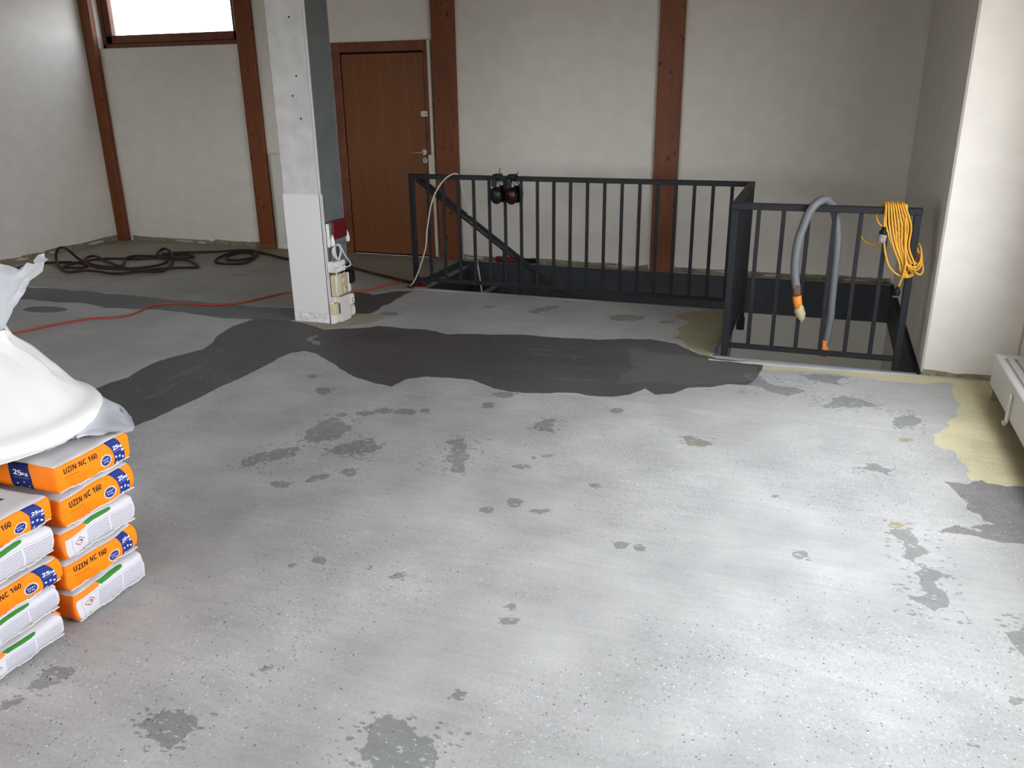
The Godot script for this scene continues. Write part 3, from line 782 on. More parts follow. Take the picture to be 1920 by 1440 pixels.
func build_door(frame: Material, leaf: Material, white: Material) -> void:
	var o := Node3D.new()
	o.name = "door_1"
	o.position = Vector3(-4.17, 0, BACK)
	o.set_meta("kind", "structure")
	add_child(o)
	var f := BACK + 0.03
	var st := begin()
	bx(st, Vector3(-4.713, 0, BACK), Vector3(-4.622, 2.092, f), 0.004)
	bx(st, Vector3(-3.705, 0, BACK), Vector3(-3.645, 2.092, f), 0.004)
	bx(st, Vector3(-4.622, 2.0, BACK), Vector3(-3.705, 2.092, f), 0.004)
	put("door_frame", done(st), frame, o)
	put("shadow_gap", box(Vector3(-4.622, 0.005, BACK), Vector3(-3.705, 2.0, BACK + 0.002)), mat("gap", Color(0.03, 0.02, 0.015), 0.9), o)  # dark sheet painting the shade in the gap round the leaf
	var lf := put("door_leaf", grain_box(Vector3(-4.612, 0.022, BACK + 0.002), Vector3(-3.712, 1.982, BACK + 0.016), 0.002, 0.0, 0.0), leaf, o)
	var z := BACK + 0.016
	put("lever_plate", lathed([Vector2(0, 0.012), Vector2(0.02, 0.012), Vector2(0.026, 0.008), Vector2(0.027, 0)], Vector3(-3.742, 1.058, z), Vector3.BACK), white, lf)
	put("door_lever", tube(curve(points([-3.742, 1.058, z, -3.742, 1.058, z + 0.045, -3.76, 1.058, z + 0.055, -3.80, 1.056, z + 0.056, -3.87, 1.053, z + 0.055])), 0.009), mat("satin metal", Color(0.72, 0.68, 0.62), 0.3, 0.9), lf)
	var kp := put("key_plate", lathed([Vector2(0, 0.01), Vector2(0.021, 0.01), Vector2(0.026, 0.007), Vector2(0.027, 0)], Vector3(-3.734, 0.978, z), Vector3.BACK), white, lf)
	kp.set_meta("label", "round white keyhole plate")
	put("keyhole", box(Vector3(-3.738, 0.962, z + 0.008), Vector3(-3.730, 0.994, z + 0.0115)), mat("black hole", Color(0.02, 0.02, 0.02), 0.9), lf)
	# surface-mounted things that are not the door's own
	var c := thing("door_contact", "small cream alarm contact near the door edge above its lever", "sensor", Vector3(-3.72, 1.395, z + 0.001))
	put("case", box(Vector3(-3.752, 1.395, z + 0.001), Vector3(-3.682, 1.448, z + 0.022), 0.004), mat("cream", Color(0.78, 0.74, 0.66), 0.5), c)
	put("eye", lathed([Vector2(0, 0.003), Vector2(0.006, 0.002), Vector2(0.006, 0)], Vector3(-3.698, 1.42, z + 0.022), Vector3.BACK, 10), mat("black hole", Color.BLACK), c)
	var d := thing("cable_duct", "thin cream cable duct running down between the door and the knotty post", "cable duct", Vector3(-3.635, 0, f + 0.001))
	var cream := mat("cream", Color(0.78, 0.74, 0.66), 0.5)
	put("duct", box(Vector3(-3.652, 0.02, f + 0.001), Vector3(-3.625, 2.094, f + 0.021), 0.002), cream, d)
	put("cover_box", box(Vector3(-3.685, 0.845, f + 0.001), Vector3(-3.632, 1.035, f + 0.03), 0.004), cream, d)
	put("cover_box", box(Vector3(-3.68, 0.74, f + 0.001), Vector3(-3.632, 0.835, f + 0.03), 0.004), cream, d)

func build_pillar() -> void:
	var x0 := -3.664
	var x1 := -3.352
	var z0 := -5.54
	var z1 := -5.24
	var t := thing("concrete_pillar", "square concrete pillar, raw grey above and white below, with sockets on its side", "pillar", Vector3((x0 + x1) * 0.5, 0, (z0 + z1) * 0.5))
	var raw := tri_mat("raw concrete", noise_tex(0.02, Color(0.74, 0.74, 0.735), Color(0.82, 0.82, 0.815), 256, 5, 8), Vector3.ONE * 1.1, 0.8)
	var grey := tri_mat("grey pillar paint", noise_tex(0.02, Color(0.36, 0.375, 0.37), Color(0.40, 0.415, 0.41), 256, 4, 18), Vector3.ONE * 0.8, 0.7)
	put("shaft", box(Vector3(x0, 0, z0), Vector3(x1, CEIL, z1), 0.012), raw, t)
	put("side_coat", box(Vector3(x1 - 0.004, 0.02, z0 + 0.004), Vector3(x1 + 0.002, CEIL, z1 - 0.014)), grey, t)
	put("corner_bead", box(Vector3(x1 - 0.011, 0.95, z1 - 0.016), Vector3(x1 + 0.004, CEIL, z1 + 0.003), 0.004), mat("bead", Color(0.76, 0.76, 0.74), 0.6), t)
	var paint := mat("fresh white", Color(0.86, 0.85, 0.84), 0.55)
	var st := begin()
	bx(st, Vector3(x0 - 0.002, 0.07, z1 - 0.01), Vector3(x1 + 0.003, 0.953, z1 + 0.004), 0.004)
	bx(st, Vector3(x1 - 0.01, 0.0, z1 - 0.03), Vector3(x1 + 0.003, 0.953, z1 + 0.004), 0.003)
	put("white_coat", done(st), paint, t)
	put("scuffed_foot", box(Vector3(x0 - 0.002, 0.0, z1 - 0.01), Vector3(x1 + 0.003, 0.07, z1 + 0.004), 0.003), tri_mat("scuffed white", noise_tex(0.06, Color(0.70, 0.69, 0.67), Color(0.97, 0.96, 0.95), 256, 5, 4), Vector3.ONE * 0.9, 0.8), t)
	for p in [[-3.47, 2.12], [-3.455, 1.75], [-3.45, 1.47], [-3.50, 1.62]]:
		put("drill_hole", lathed([Vector2(0, 0.0008), Vector2(0.006, 0.0006), Vector2(0.007, 0)], Vector3(p[0], p[1], z1), Vector3.BACK, 10), mat("black hole", Color(0.02, 0.02, 0.02), 0.9), t)

func build_sockets() -> void:
	var x := -3.35
	var white := mat("switch white", Color(0.86, 0.855, 0.84), 0.4)
	var cream := mat("old cream", Color(0.80, 0.76, 0.64), 0.45)
	var dark := mat("black hole", Color(0.02, 0.02, 0.02), 0.9)
	var grey := mat("case grey", Color(0.36, 0.385, 0.385), 0.5)
	# power distribution box with the red lid
	var t := thing("power_box", "grey power outlet box with a dark red flap high on the pillar side", "power outlet", Vector3(x, 0.40, -5.38))
	put("case", box(Vector3(x, 0.40, -5.47), Vector3(x + 0.022, 0.74, -5.30), 0.006), grey, t)
	var tilt := Basis(Vector3.FORWARD, 0.06)
	put("head", box(Vector3(x + 0.0, 0.572, -5.508), Vector3(x + 0.036, 0.752, -5.27), 0.012, tilt), grey, t)
	put("flap", box(Vector3(x + 0.03, 0.618, -5.492), Vector3(x + 0.05, 0.757, -5.295), 0.008, tilt), mat("flap red", Color(0.36, 0.035, 0.07), 0.45), t)
	for zz in [-5.288, -5.50]:
		put("clip", lathed([Vector2(0.0, 0.055), Vector2(0.012, 0.03), Vector2(0.02, -0.005), Vector2(0.018, -0.03), Vector2(0.0, -0.04)], Vector3(x + 0.04, 0.612, zz), Vector3.UP, 14, Vector2(0.9, 0.8)), white, t)
	put("edge_strip", box(Vector3(x + 0.006, 0.57, -5.274), Vector3(x + 0.03, 0.74, -5.266), 0.002), white, t)
	# coil of white cable
	t = thing("white_cable", "coiled thin white cable hanging under the red-flapped power box", "cable", Vector3(x + 0.06, 0.47, -5.36))
	var st := begin(true)
	for i in 5:
		var p := PackedVector3Array()
		var w := 0.085 - 0.011 * i
		for k in 26:
			var a := TAU * k / 25.0
			p.append(Vector3(x + 0.028 + 0.006 * i + 0.004 * sin(a * 2.0 + i), 0.525 + 0.055 * cos(a) - 0.004 * (i % 2), -5.345 + (0.008 * i - 0.012) + w * sin(a) * (0.75 + 0.25 * cos(a))))
		tb(st, p, 0.0042, 6)
	tb(st, curve(points([x + 0.09, 0.56, -5.325, x + 0.092, 0.52, -5.345, x + 0.09, 0.475, -5.385, x + 0.085, 0.44, -5.43, x + 0.085, 0.415, -5.44, x + 0.08, 0.405, -5.42, x + 0.07, 0.408, -5.385])), 0.0045, 6)
	put("coil", done(st), mat("cable white", Color(0.84, 0.84, 0.83), 0.5), t)
	st = begin(true)
	tb(st, curve(points([x + 0.07, 0.435, -5.245, x + 0.085, 0.43, -5.235, x + 0.086, 0.40, -5.232, x + 0.08, 0.32, -5.238, x + 0.06, 0.24, -5.255, x + 0.05, 0.20, -5.285, x + 0.05, 0.185, -5.33])), 0.0042, 6)
	put("lead", done(st), mat("cable white", Color.WHITE), t)
	# white cube adapter
	t = thing("cube_adapter", "white cube plug adapter under the white cable coil", "plug adapter", Vector3(x, 0.375, -5.31))
	put("body", box(Vector3(x, 0.385, -5.385), Vector3(x + 0.075, 0.465, -5.25), 0.006), white, t)
	for p in [[-5.262, 0.425], [-5.345, 0.425], [-5.365, 0.43]]:
		put("hole", box(Vector3(x + 0.074, p[1] - 0.004, p[0] - 0.005), Vector3(x + 0.0765, p[1] + 0.004, p[0] + 0.005)), dark, t)
	# cream switch and socket block
	t = thing("socket_block", "yellowed cream block with a switch above a socket, middle of the pillar side", "socket", Vector3(x, 0.20, -5.33))
	put("body", box(Vector3(x, 0.20, -5.43), Vector3(x + 0.055, 0.362, -5.268), 0.010), cream, t)
	put("rim", box(Vector3(x + 0.05, 0.205, -5.44), Vector3(x + 0.064, 0.358, -5.425), 0.003), white, t)
	put("face_plate", box(Vector3(x + 0.054, 0.208, -5.42), Vector3(x + 0.060, 0.352, -5.33), 0.003), mat("darker cream", Color(0.70, 0.65, 0.53), 0.5), t)
	put("rocker", box(Vector3(x + 0.058, 0.29, -5.365), Vector3(x + 0.068, 0.335, -5.345), 0.003, Basis(Vector3.FORWARD, 0.2)), cream, t)
	put("rocker", box(Vector3(x + 0.058, 0.22, -5.375), Vector3(x + 0.066, 0.265, -5.352), 0.003, Basis(Vector3.FORWARD, -0.1)), cream, t)
	put("slot", box(Vector3(x + 0.059, 0.245, -5.395), Vector3(x + 0.062, 0.252, -5.38)), dark, t)
	# black plug adapter with its flex
	t = thing("black_adapter", "black plug adapter on the far edge of the pillar sockets", "plug adapter", Vector3(x, 0.25, -5.5))
	put("body", box(Vector3(x + 0.01, 0.262, -5.52), Vector3(x + 0.075, 0.365, -5.455), 0.014), mat("plug black", Color(0.02, 0.02, 0.02), 0.45), t)
	put("flex", tube(curve(points([x + 0.04, 0.36, -5.485, x + 0.045, 0.40, -5.47, x + 0.05, 0.415, -5.44, x + 0.045, 0.385, -5.41, x + 0.05, 0.372, -5.38, x + 0.06, 0.37, -5.34])), 0.006, 8), mat("plug black", Color.BLACK), t)
	put("flex", tube(curve(points([x + 0.04, 0.37, -5.47, x + 0.06, 0.405, -5.49, x + 0.065, 0.43, -5.50, x + 0.05, 0.425, -5.51, x + 0.03, 0.40, -5.49])), 0.003, 6), mat("plug black", Color.BLACK), t)
	t = thing("pillar_switch", "slim white switch plate under the black plug adapter", "switch", Vector3(x, 0.19, -5.46))
	put("plate", box(Vector3(x, 0.20, -5.49), Vector3(x + 0.045, 0.30, -5.438), 0.004), white, t)
	for yy in [0.215, 0.262]:
		put("mark", box(Vector3(x + 0.044, yy, -5.468), Vector3(x + 0.0462, yy + 0.008, -5.46)), mat("mark grey", Color(0.35, 0.35, 0.34)), t)
	# ducts and outlets at the foot
	t = thing("cable_duct", "wide white cable duct standing at the foot of the pillar side", "cable duct", Vector3(x, 0, -5.38))
	put("duct", box(Vector3(x, 0.0, -5.435), Vector3(x + 0.06, 0.19, -5.30), 0.004), mat("duct white", Color(0.80, 0.78, 0.75), 0.5), t)
	put("flange", box(Vector3(x, 0.03, -5.30), Vector3(x + 0.035, 0.20, -5.27), 0.004), mat("duct white", Color.WHITE), t)
	t = thing("floor_box", "small yellowed box with an orange top low at the pillar's front corner", "junction box", Vector3(x, 0.06, -5.25))
	put("body", box(Vector3(x, 0.07, -5.285), Vector3(x + 0.05, 0.155, -5.228), 0.006), cream, t)
	put("top_seal", box(Vector3(x + 0.01, 0.154, -5.28), Vector3(x + 0.046, 0.160, -5.25), 0.002), mat("seal orange", Color(0.80, 0.42, 0.10), 0.6), t)
	put("side_plate", box(Vector3(x + 0.004, 0.072, -5.292), Vector3(x + 0.058, 0.15, -5.284), 0.002), mat("mark grey", Color(0.6, 0.6, 0.58)), t)
	t = thing("kick_plate", "white plate on the pillar's lowest front corner under the yellowed box", "plate", Vector3(x, 0, -5.25))
	put("plate", box(Vector3(x, 0.0, -5.30), Vector3(x + 0.03, 0.165, -5.235), 0.003), mat("fresh white", Color.WHITE), t)
	for k in 2:
		t = thing("wall_socket", ["white double-slot socket, upper of the two beside the wide duct", "cream rocker socket, lower of the two beside the wide duct"][k], "socket", Vector3(x, 0.1 - 0.1 * k, -5.47), "sockets at the pillar foot")
		var y := 0.097 - 0.088 * k
		put("plate", box(Vector3(x, y, -5.515), Vector3(x + 0.055, y + 0.082, -5.44), 0.010), white if k == 0 else cream, t)
		if k == 0:
			for yy in [0.122, 0.142]:
				put("slot", lathed([Vector2(0, 0.002), Vector2(0.006, 0.001), Vector2(0.006, 0)], Vector3(x + 0.055, yy, -5.475), Vector3.RIGHT, 10), dark, t)
		else:
			for zz in [-5.465, -5.492]:
				put("rocker", box(Vector3(x + 0.054, y + 0.015, zz - 0.009), Vector3(x + 0.061, y + 0.065, zz + 0.009), 0.003), white, t)

# ------------------------------------------------------------------ railing and stair
func build_railing(steel: Material) -> void:
	var t := thing("steel_railing", "dark grey steel railing of square bars round the stair opening", "railing", Vector3(STEP_X + 0.06, 0, -5.34))
	var zf := -5.33
	var zb := -6.55
	var xl := -3.275
	var xc := -0.475
	var xr := 0.545
	var top := 0.975
	var st := begin()
	var stt := begin()
	bx(st, Vector3(xl - 0.02, top - 0.038, zb - 0.022), Vector3(xc + 0.022, top, zb + 0.022), 0.003)
	put("top_rail", done(st), steel, t)
	put("top_rail", box(Vector3(xc - 0.022, top - 0.038, zb + 0.022), Vector3(xc + 0.022, top, zf - 0.022), 0.003), steel, t)
	put("top_rail", box(Vector3(xc - 0.022, top - 0.038, zf - 0.022), Vector3(xr + 0.022, top + 0.001, zf + 0.022), 0.003), steel, t)
	put("bottom_rail", box(Vector3(xl, 0.055, zb - 0.014), Vector3(xc, 0.085, zb + 0.014), 0.002), steel, t)
	put("bottom_rail", box(Vector3(xc - 0.014, 0.055, zb + 0.014), Vector3(xc + 0.014, 0.085, zf - 0.014), 0.002), steel, t)
	put("bottom_rail", box(Vector3(xc, 0.055, zf - 0.014), Vector3(xr, 0.085, zf + 0.014), 0.002), steel, t)
	for p in [Vector2(xl, zb), Vector2(xc, zb), Vector2(xc, zf), Vector2(xr, zf)]:
		put("post", box(Vector3(p.x - 0.02, -0.16, p.y - 0.02), Vector3(p.x + 0.02, top - 0.038, p.y + 0.02), 0.003), steel, t)
	for p in [Vector3(xl, -0.1, zb + 0.02), Vector3(xc, -0.1, zb + 0.02), Vector3(xc, -0.1, zf + 0.02), Vector3(xr, -0.1, zf + 0.02)]:
		put("fixing_plate", box(p + Vector3(-0.03, -0.05, 0.0), p + Vector3(0.03, 0.05, 0.026)), steel, t)
	var bar := box(Vector3(-0.0125, 0.085, -0.009), Vector3(0.0125, top - 0.038, 0.009), 0.002).commit()
	bar.surface_set_material(0, steel)
	var at := []
	for k in 19: at.append([Vector3(-3.125 + 0.1395 * k, 0, zb), 0.0])
	for k in 8: at.append([Vector3(xc, 0, zf - 0.1356 * (k + 1)), PI / 2])
	for k in 6: at.append([Vector3(-0.332 + 0.1445 * k, 0, zf), 0.0])
	for a in at:
		var b := put_mesh("baluster", bar, t)
		b.position += a[0]
		b.rotation.y = a[1]

func build_stair(steel: Material, concrete_paint: Material) -> void:
	var t := thing("stair_handrail", "dark steel handrail slanting down into the stair opening behind the railing", "handrail", Vector3(-3.25, 0, -6.63))
	var z := -6.625
	var a := Vector3(-3.25, 0.945, z)
	var dir := Vector3(1.32, -0.942, 0).normalized()
	var l := 4.2
	var turn := Basis(dir, Vector3(-dir.y, dir.x, 0), Vector3(0, 0, 1))
	var m := a + dir * l * 0.5
	put("grip", box(m - Vector3(l * 0.5, 0.016, 0.018), m + Vector3(l * 0.5, 0.016, 0.018), 0.005, turn), steel, t)
	var m2 := m - turn.y * 0.034
	put("under_bar", box(m2 - Vector3(l * 0.5, 0.008, 0.012), m2 + Vector3(l * 0.5, 0.008, 0.012), 0.003, turn), steel, t)
	for k in 16:
		var x := -2.475 + 0.1363 * k
		var y := 0.945 - (x + 3.25) * 0.7136
		if x > -0.65: break
		put("baluster", box(Vector3(x - 0.008, y - 0.75, z - 0.012), Vector3(x + 0.008, y - 0.04, z + 0.012)), steel, t)
	var m3 := a + dir * (l * 0.5 + 0.45) - Vector3(0, 0.78, 0)
	put("stringer", box(m3 - Vector3(l * 0.5, 0.09, 0.02), m3 + Vector3(l * 0.5, 0.09, 0.02), 0.003, turn), steel, t)
	# flight of steps descending to the right along the back wall
	var s := thing("staircase", "dark blue-grey stair flight going down from the door side", "stairs", Vector3(-3.2, -2.8, -7.2))
	var nose := mat("nosing grey", Color(0.55, 0.56, 0.57), 0.6)
	for k in 13:
		var x0 := WELL_L if k == 0 else WELL_L + 0.075 + 0.305 * (k - 1)
		var x1 := WELL_L + 0.075 + 0.305 * k
		var y := -0.057 - 0.187 * k
		if y < -2.75: break
		put("tread", box(Vector3(x0, y - 0.05, BACK + 0.08), Vector3(x1, y, -6.66)), concrete_paint, s)
		put("riser", box(Vector3(x1 - 0.03, y - 0.187, BACK + 0.08), Vector3(x1 - 0.008, y - 0.05, -6.66)), concrete_paint, s)
		put("nosing", box(Vector3(x1 - 0.062, y, BACK + 0.08), Vector3(x1 + 0.004, y + 0.004, -6.66), 0.001), nose, s)
	put("landing_edge", box(Vector3(WELL_L - 0.012, -0.33, WELL_B), Vector3(WELL_L, 0.002, WELL_M)), concrete_paint, s)

# ------------------------------------------------------------------ things on the railing and the floor
func ear_defender(x: float, cup: Material, label: String, flip: float, look: String) -> void:
	var black := mat("muff black", Color(0.025, 0.025, 0.026), 0.5)
	var t := thing("ear_defenders", label, "ear defenders", Vector3(x, 0.975, -6.55), "ear defenders on the railing")
	var st := begin(true)
	for w in [-0.011, 0.011]:
		var p := PackedVector3Array()
		for k in 21:
			var a := PI * k / 20.0
			p.append(Vector3(x + w + 0.012, 0.925 + 0.065 * sin(a), -6.55 + 0.045 * cos(a)))
		tb(st, p, 0.0045, 6)
	put("headband", done(st), black, t)
	st = begin()
	bx(st, Vector3(x - 0.038, 0.955, -6.575), Vector3(x + 0.025, 0.992, -6.50), 0.008)
	put("band_pad", done(st), black, t)
	put("radio_box", box(Vector3(x - 0.045, 0.893, -6.522), Vector3(x - 0.005, 0.962, -6.492), 0.006), mat("radio black", Color(0.035, 0.036, 0.037), 0.4), t)
	put("antenna", tube(points([x + 0.018 + 0.02 * (flip - 1.0) * -2.0, 0.965, -6.51, x + 0.028 + 0.02 * (flip - 1.0) * -2.2, 1.045 - 0.03 * (flip - 1.0) * -2.0, -6.515]), [0.004, 0.0032], 8), mat("aerial", Color(0.07, 0.03, 0.025), 0.5), t)
	for side in [1.0, -1.0]:
		var zc: float = -6.55 + side * 0.052
		var c := Vector3(x + 0.004, 0.826, zc)
		var ax := Vector3(-0.35 * side, -0.1, side).normalized()
		put("cushion", lathed([Vector2(0.0, -0.014), Vector2(0.048, -0.014), Vector2(0.057, -0.006), Vector2(0.057, 0.004), Vector2(0.05, 0.01)], c, ax, 22, Vector2(0.92, 1.2)), black, t)
		var cp := put("ear_cup", lathed([Vector2(0.057, 0.004), Vector2(0.06, 0.014), Vector2(0.056, 0.03), Vector2(0.043, 0.045), Vector2(0.024, 0.053), Vector2(0.0, 0.055)], c, ax, 22, Vector2(0.92, 1.2)), cup, t)
		if side > 0:
			cp.set_meta("label", look)
		put("yoke", tube(curve(points([x + 0.012, 0.925, -6.55 + side * 0.045, x + 0.03, 0.89, zc + side * 0.01, x + 0.036, 0.85, zc + side * 0.018, x + 0.034, 0.82, zc + side * 0.02])), 0.0035, 6), black, t)
	put("microphone", lathed([Vector2(0, -0.009), Vector2(0.007, -0.006), Vector2(0.009, 0), Vector2(0.007, 0.006), Vector2(0, 0.009)], Vector3(x + 0.04, 0.795, -6.485), Vector3.UP, 12), black, t)
	st = begin(true)
	tb(st, curve(points([x - 0.03, 0.895, -6.49, x - 0.015, 0.878, -6.485, x + 0.005, 0.884, -6.48, x + 0.018, 0.872, -6.48, x + 0.03, 0.90, -6.49, x + 0.045, 0.93, -6.5, x + 0.028, 0.945, -6.5])), 0.0022, 6)
	put("cord", done(st), black, t)

func build_cables() -> void:
	# braided brown hose in loose loops
	var st := begin(true)
	tb(st, curve(points(HOSE_PATH), 5), 0.0135, 8)
	var extra := curve(points([-3.31, 0.012, -6.46, -3.20, -0.02, -6.53, -3.08, -0.13, -6.60, -2.98, -0.30, -6.66]), 5)
	tb(st, extra, 0.0135, 8)
	var h := put("air_hose", done(st), mat("hose brown", Color(0.19, 0.115, 0.10), 0.6))
	meta(h, "dark brown rubber hose lying in loose loops along the far left wall", "hose")
	st = begin(true)
	var cord := curve(points(CORD_PATH), 5)
	tb(st, cord, 0.0075, 8)
	tb(st, curve(points([-3.27, 0.01, -6.47, -3.20, 0.0, -6.53, -3.12, -0.05, -6.58, -3.03, -0.16, -6.62, -3.0, -0.3, -6.64]), 5), 0.0075, 8)
	var c := put("extension_cord", done(st), mat("cord orange", Color(0.62, 0.23, 0.11), 0.5))
	meta(c, "orange extension cord running across the floor behind the pillar to the stair", "cord")
	var w := put("pale_cable", tube(curve(points(WHITE_CABLE_PATH), 6), 0.0065, 8), mat("cord white", Color(0.72, 0.69, 0.65), 0.5))
	meta(w, "pale cord looped over the left end of the long railing", "cord")

func build_suction_hose() -> void:
	var p := curve(points(SUCTION_PATH), 8)
	var t := thing("suction_hose", "thick grey suction hose with an orange taped end hung over the short railing", "hose", Vector3(0.03, 0.98, -5.33))
	# fine ribs
	var fine := PackedVector3Array()
	var rad := []
	for i in p.size() - 1:
		for k in 4:
			fine.append(p[i].lerp(p[i + 1], k / 4.0))
			rad.append(0.0245 + (0.0009 if (i * 4 + k) % 2 else 0.0))
	put("hose", tube(fine, rad, 16), mat("suction grey", Color(0.38, 0.385, 0.395), 0.5), t)
	var e := p[p.size() - 1]
	put("worn_end", tube(PackedVector3Array([e + Vector3(0, 0.02, 0), e + Vector3(0.004, -0.025, 0), e + Vector3(0.008, -0.05, 0)]), [0.0252, 0.0255, 0.025], 16), mat("worn rubber", Color(0.34, 0.26, 0.22), 0.8), t)
	put("orange_cuff", tube(PackedVector3Array([e + Vector3(0.008, -0.048, 0), e + Vector3(0.014, -0.08, 0), e + Vector3(0.026, -0.125, 0)]), [0.0262, 0.0265, 0.0235], 16), mat("cuff orange", Color(0.86, 0.50, 0.16), 0.6), t)
	put("tape_tip", tube(PackedVector3Array([e + Vector3(0.022, -0.118, 0), e + Vector3(0.027, -0.124, 0), e + Vector3(0.031, -0.14, 0), e + Vector3(0.043, -0.165, 0), e + Vector3(0.049, -0.19, 0), e + Vector3(0.052, -0.21, 0)]), [0.029, 0.0295, 0.0305, 0.0285, 0.018, 0.002], 14), mat("tape beige", Color(0.66, 0.62, 0.49), 0.7), t)
	var b := p[0]
	put("orange_cuff", tube(PackedVector3Array([b + Vector3(-0.002, 0.04, 0), b + Vector3(-0.004, -0.02, 0), b + Vector3(-0.008, -0.07, 0)]), [0.026, 0.0258, 0.024], 14), mat("cuff orange", Color.WHITE), t)

func build_yellow_cable() -> void:
	var t := thing("yellow_cable", "bundle of yellow extension cable hung over the right end of the short railing", "cable", Vector3(0.45, 0.98, -5.33))
	var yellow := mat("cable yellow", Color(0.80, 0.58, 0.18), 0.5)
	var r := RandomNumberGenerator.new()
	r.seed = 12
	var st := begin(true)
	for i in 9:
		var x := 0.362 + 0.0125 * i
		var zo := -5.296 + 0.004 * (i % 3)
		var bxx := 0.50 + 0.0095 * i + r.randf_range(-0.006, 0.006)
		var by := 0.60 + r.randf_range(-0.02, 0.06)
		if i > 6: by += 0.02
		var p := points([x + 0.012, 0.93, -5.372, x + 0.004, 0.99, -5.355, x, 1.0 + 0.006 * (i % 2), -5.33, x + 0.008, 0.985, zo, x + 0.02 + 0.004 * i, 0.88, zo + 0.006, lerpf(x, bxx, 0.55) - 0.01, 0.76, zo + 0.008, lerpf(x, bxx, 0.8), 0.67, zo + 0.006, bxx - 0.01, by + 0.015, zo + 0.002, bxx + 0.022, by, zo - 0.01, bxx + 0.03, by + 0.04, -5.325, bxx - 0.01, 0.74, -5.375, x + 0.06, 0.86, -5.38, x + 0.03, 0.92, -5.376])
		tb(st, curve(p, 6), 0.0055, 7)
	# slack loop that bellies out on the left, and one that slips off the post
	tb(st, curve(points([0.368, 0.99, -5.30, 0.372, 0.88, -5.29, 0.392, 0.74, -5.288, 0.43, 0.64, -5.287, 0.485, 0.592, -5.288, 0.535, 0.583, -5.285, 0.565, 0.60, -5.29]), 6), 0.0055, 7)
	tb(st, curve(points([0.50, 0.68, -5.285, 0.53, 0.655, -5.28, 0.57, 0.645, -5.28, 0.590, 0.69, -5.29, 0.588, 0.74, -5.32, 0.575, 0.77, -5.36]), 6), 0.0055, 7)
	tb(st, curve(points([0.51, 0.672, -5.284, 0.54, 0.638, -5.275, 0.578, 0.633, -5.272, 0.597, 0.67, -5.285, 0.594, 0.72, -5.33]), 6), 0.0055, 7)
	put("bundle", done(st), yellow, t)
	st = begin(true)
	tb(st, curve(points([0.39, 1.0, -5.33, 0.43, 0.993, -5.31, 0.468, 0.995, -5.303, 0.478, 0.985, -5.295, 0.482, 0.90, -5.285, 0.493, 0.80, -5.28, 0.503, 0.72, -5.276, 0.513, 0.67, -5.272, 0.508, 0.60, -5.27, 0.498, 0.555, -5.272, 0.494, 0.528, -5.275]), 6), 0.0058, 8)
	put("tail", done(st), yellow, t)
	put("tail", tube(curve(points([0.36, 0.985, -5.37, 0.30, 0.96, -5.39, 0.265, 0.92, -5.40, 0.25, 0.86, -5.405, 0.262, 0.79, -5.40, 0.30, 0.755, -5.39, 0.36, 0.745, -5.375, 0.40, 0.75, -5.37]), 6), 0.005, 7), yellow, t)
	put("tail", tube(curve(points([0.325, 0.96, -5.36, 0.328, 0.92, -5.33, 0.34, 0.89, -5.31, 0.358, 0.872, -5.30, 0.376, 0.868, -5.297]), 6), 0.0048, 7), yellow, t)
	# black plug with pins
	var black := mat("plug black", Color(0.02, 0.02, 0.02), 0.45)
	var pin := mat("pin steel", Color(0.7, 0.7, 0.7), 0.25, 1.0)
	var d := Vector3(-0.22, -1.0, 0.1).normalized()
	var c := Vector3(0.493, 0.527, -5.276)
	var pl := put("plug", lathed([Vector2(0.0, 0.0), Vector2(0.009, 0.0), Vector2(0.011, 0.014), Vector2(0.021, 0.024), Vector2(0.021, 0.05), Vector2(0.0, 0.05)], c, d, 14, Vector2(1.0, 0.8)), black, t)
	for k in [-1.0, 0.0, 1.0]:
		put("pin", tube(PackedVector3Array([c + d * 0.049 + Vector3(0.009 * k, 0, 0.002), c + d * 0.068 + Vector3(0.009 * k, 0, 0.002)]), 0.0024, 8), pin, pl)
	# black and grey socket end
	var c2 := Vector3(0.378, 0.868, -5.297)
	var d2 := Vector3(-0.12, -1.0, 0.06).normalized()
	var so := put("socket_end", lathed([Vector2(0.0, 0.0), Vector2(0.014, 0.0), Vector2(0.016, 0.022), Vector2(0.023, 0.028), Vector2(0.023, 0.045), Vector2(0.0, 0.046)], c2, d2, 16), black, t)
	put("socket_cap", lathed([Vector2(0.022, 0.044), Vector2(0.0245, 0.046), Vector2(0.0255, 0.06), Vector2(0.0235, 0.064), Vector2(0.025, 0.067), Vector2(0.024, 0.09), Vector2(0.0, 0.091)], c2, d2, 16), mat("cap grey", Color(0.50, 0.49, 0.48), 0.6), so)

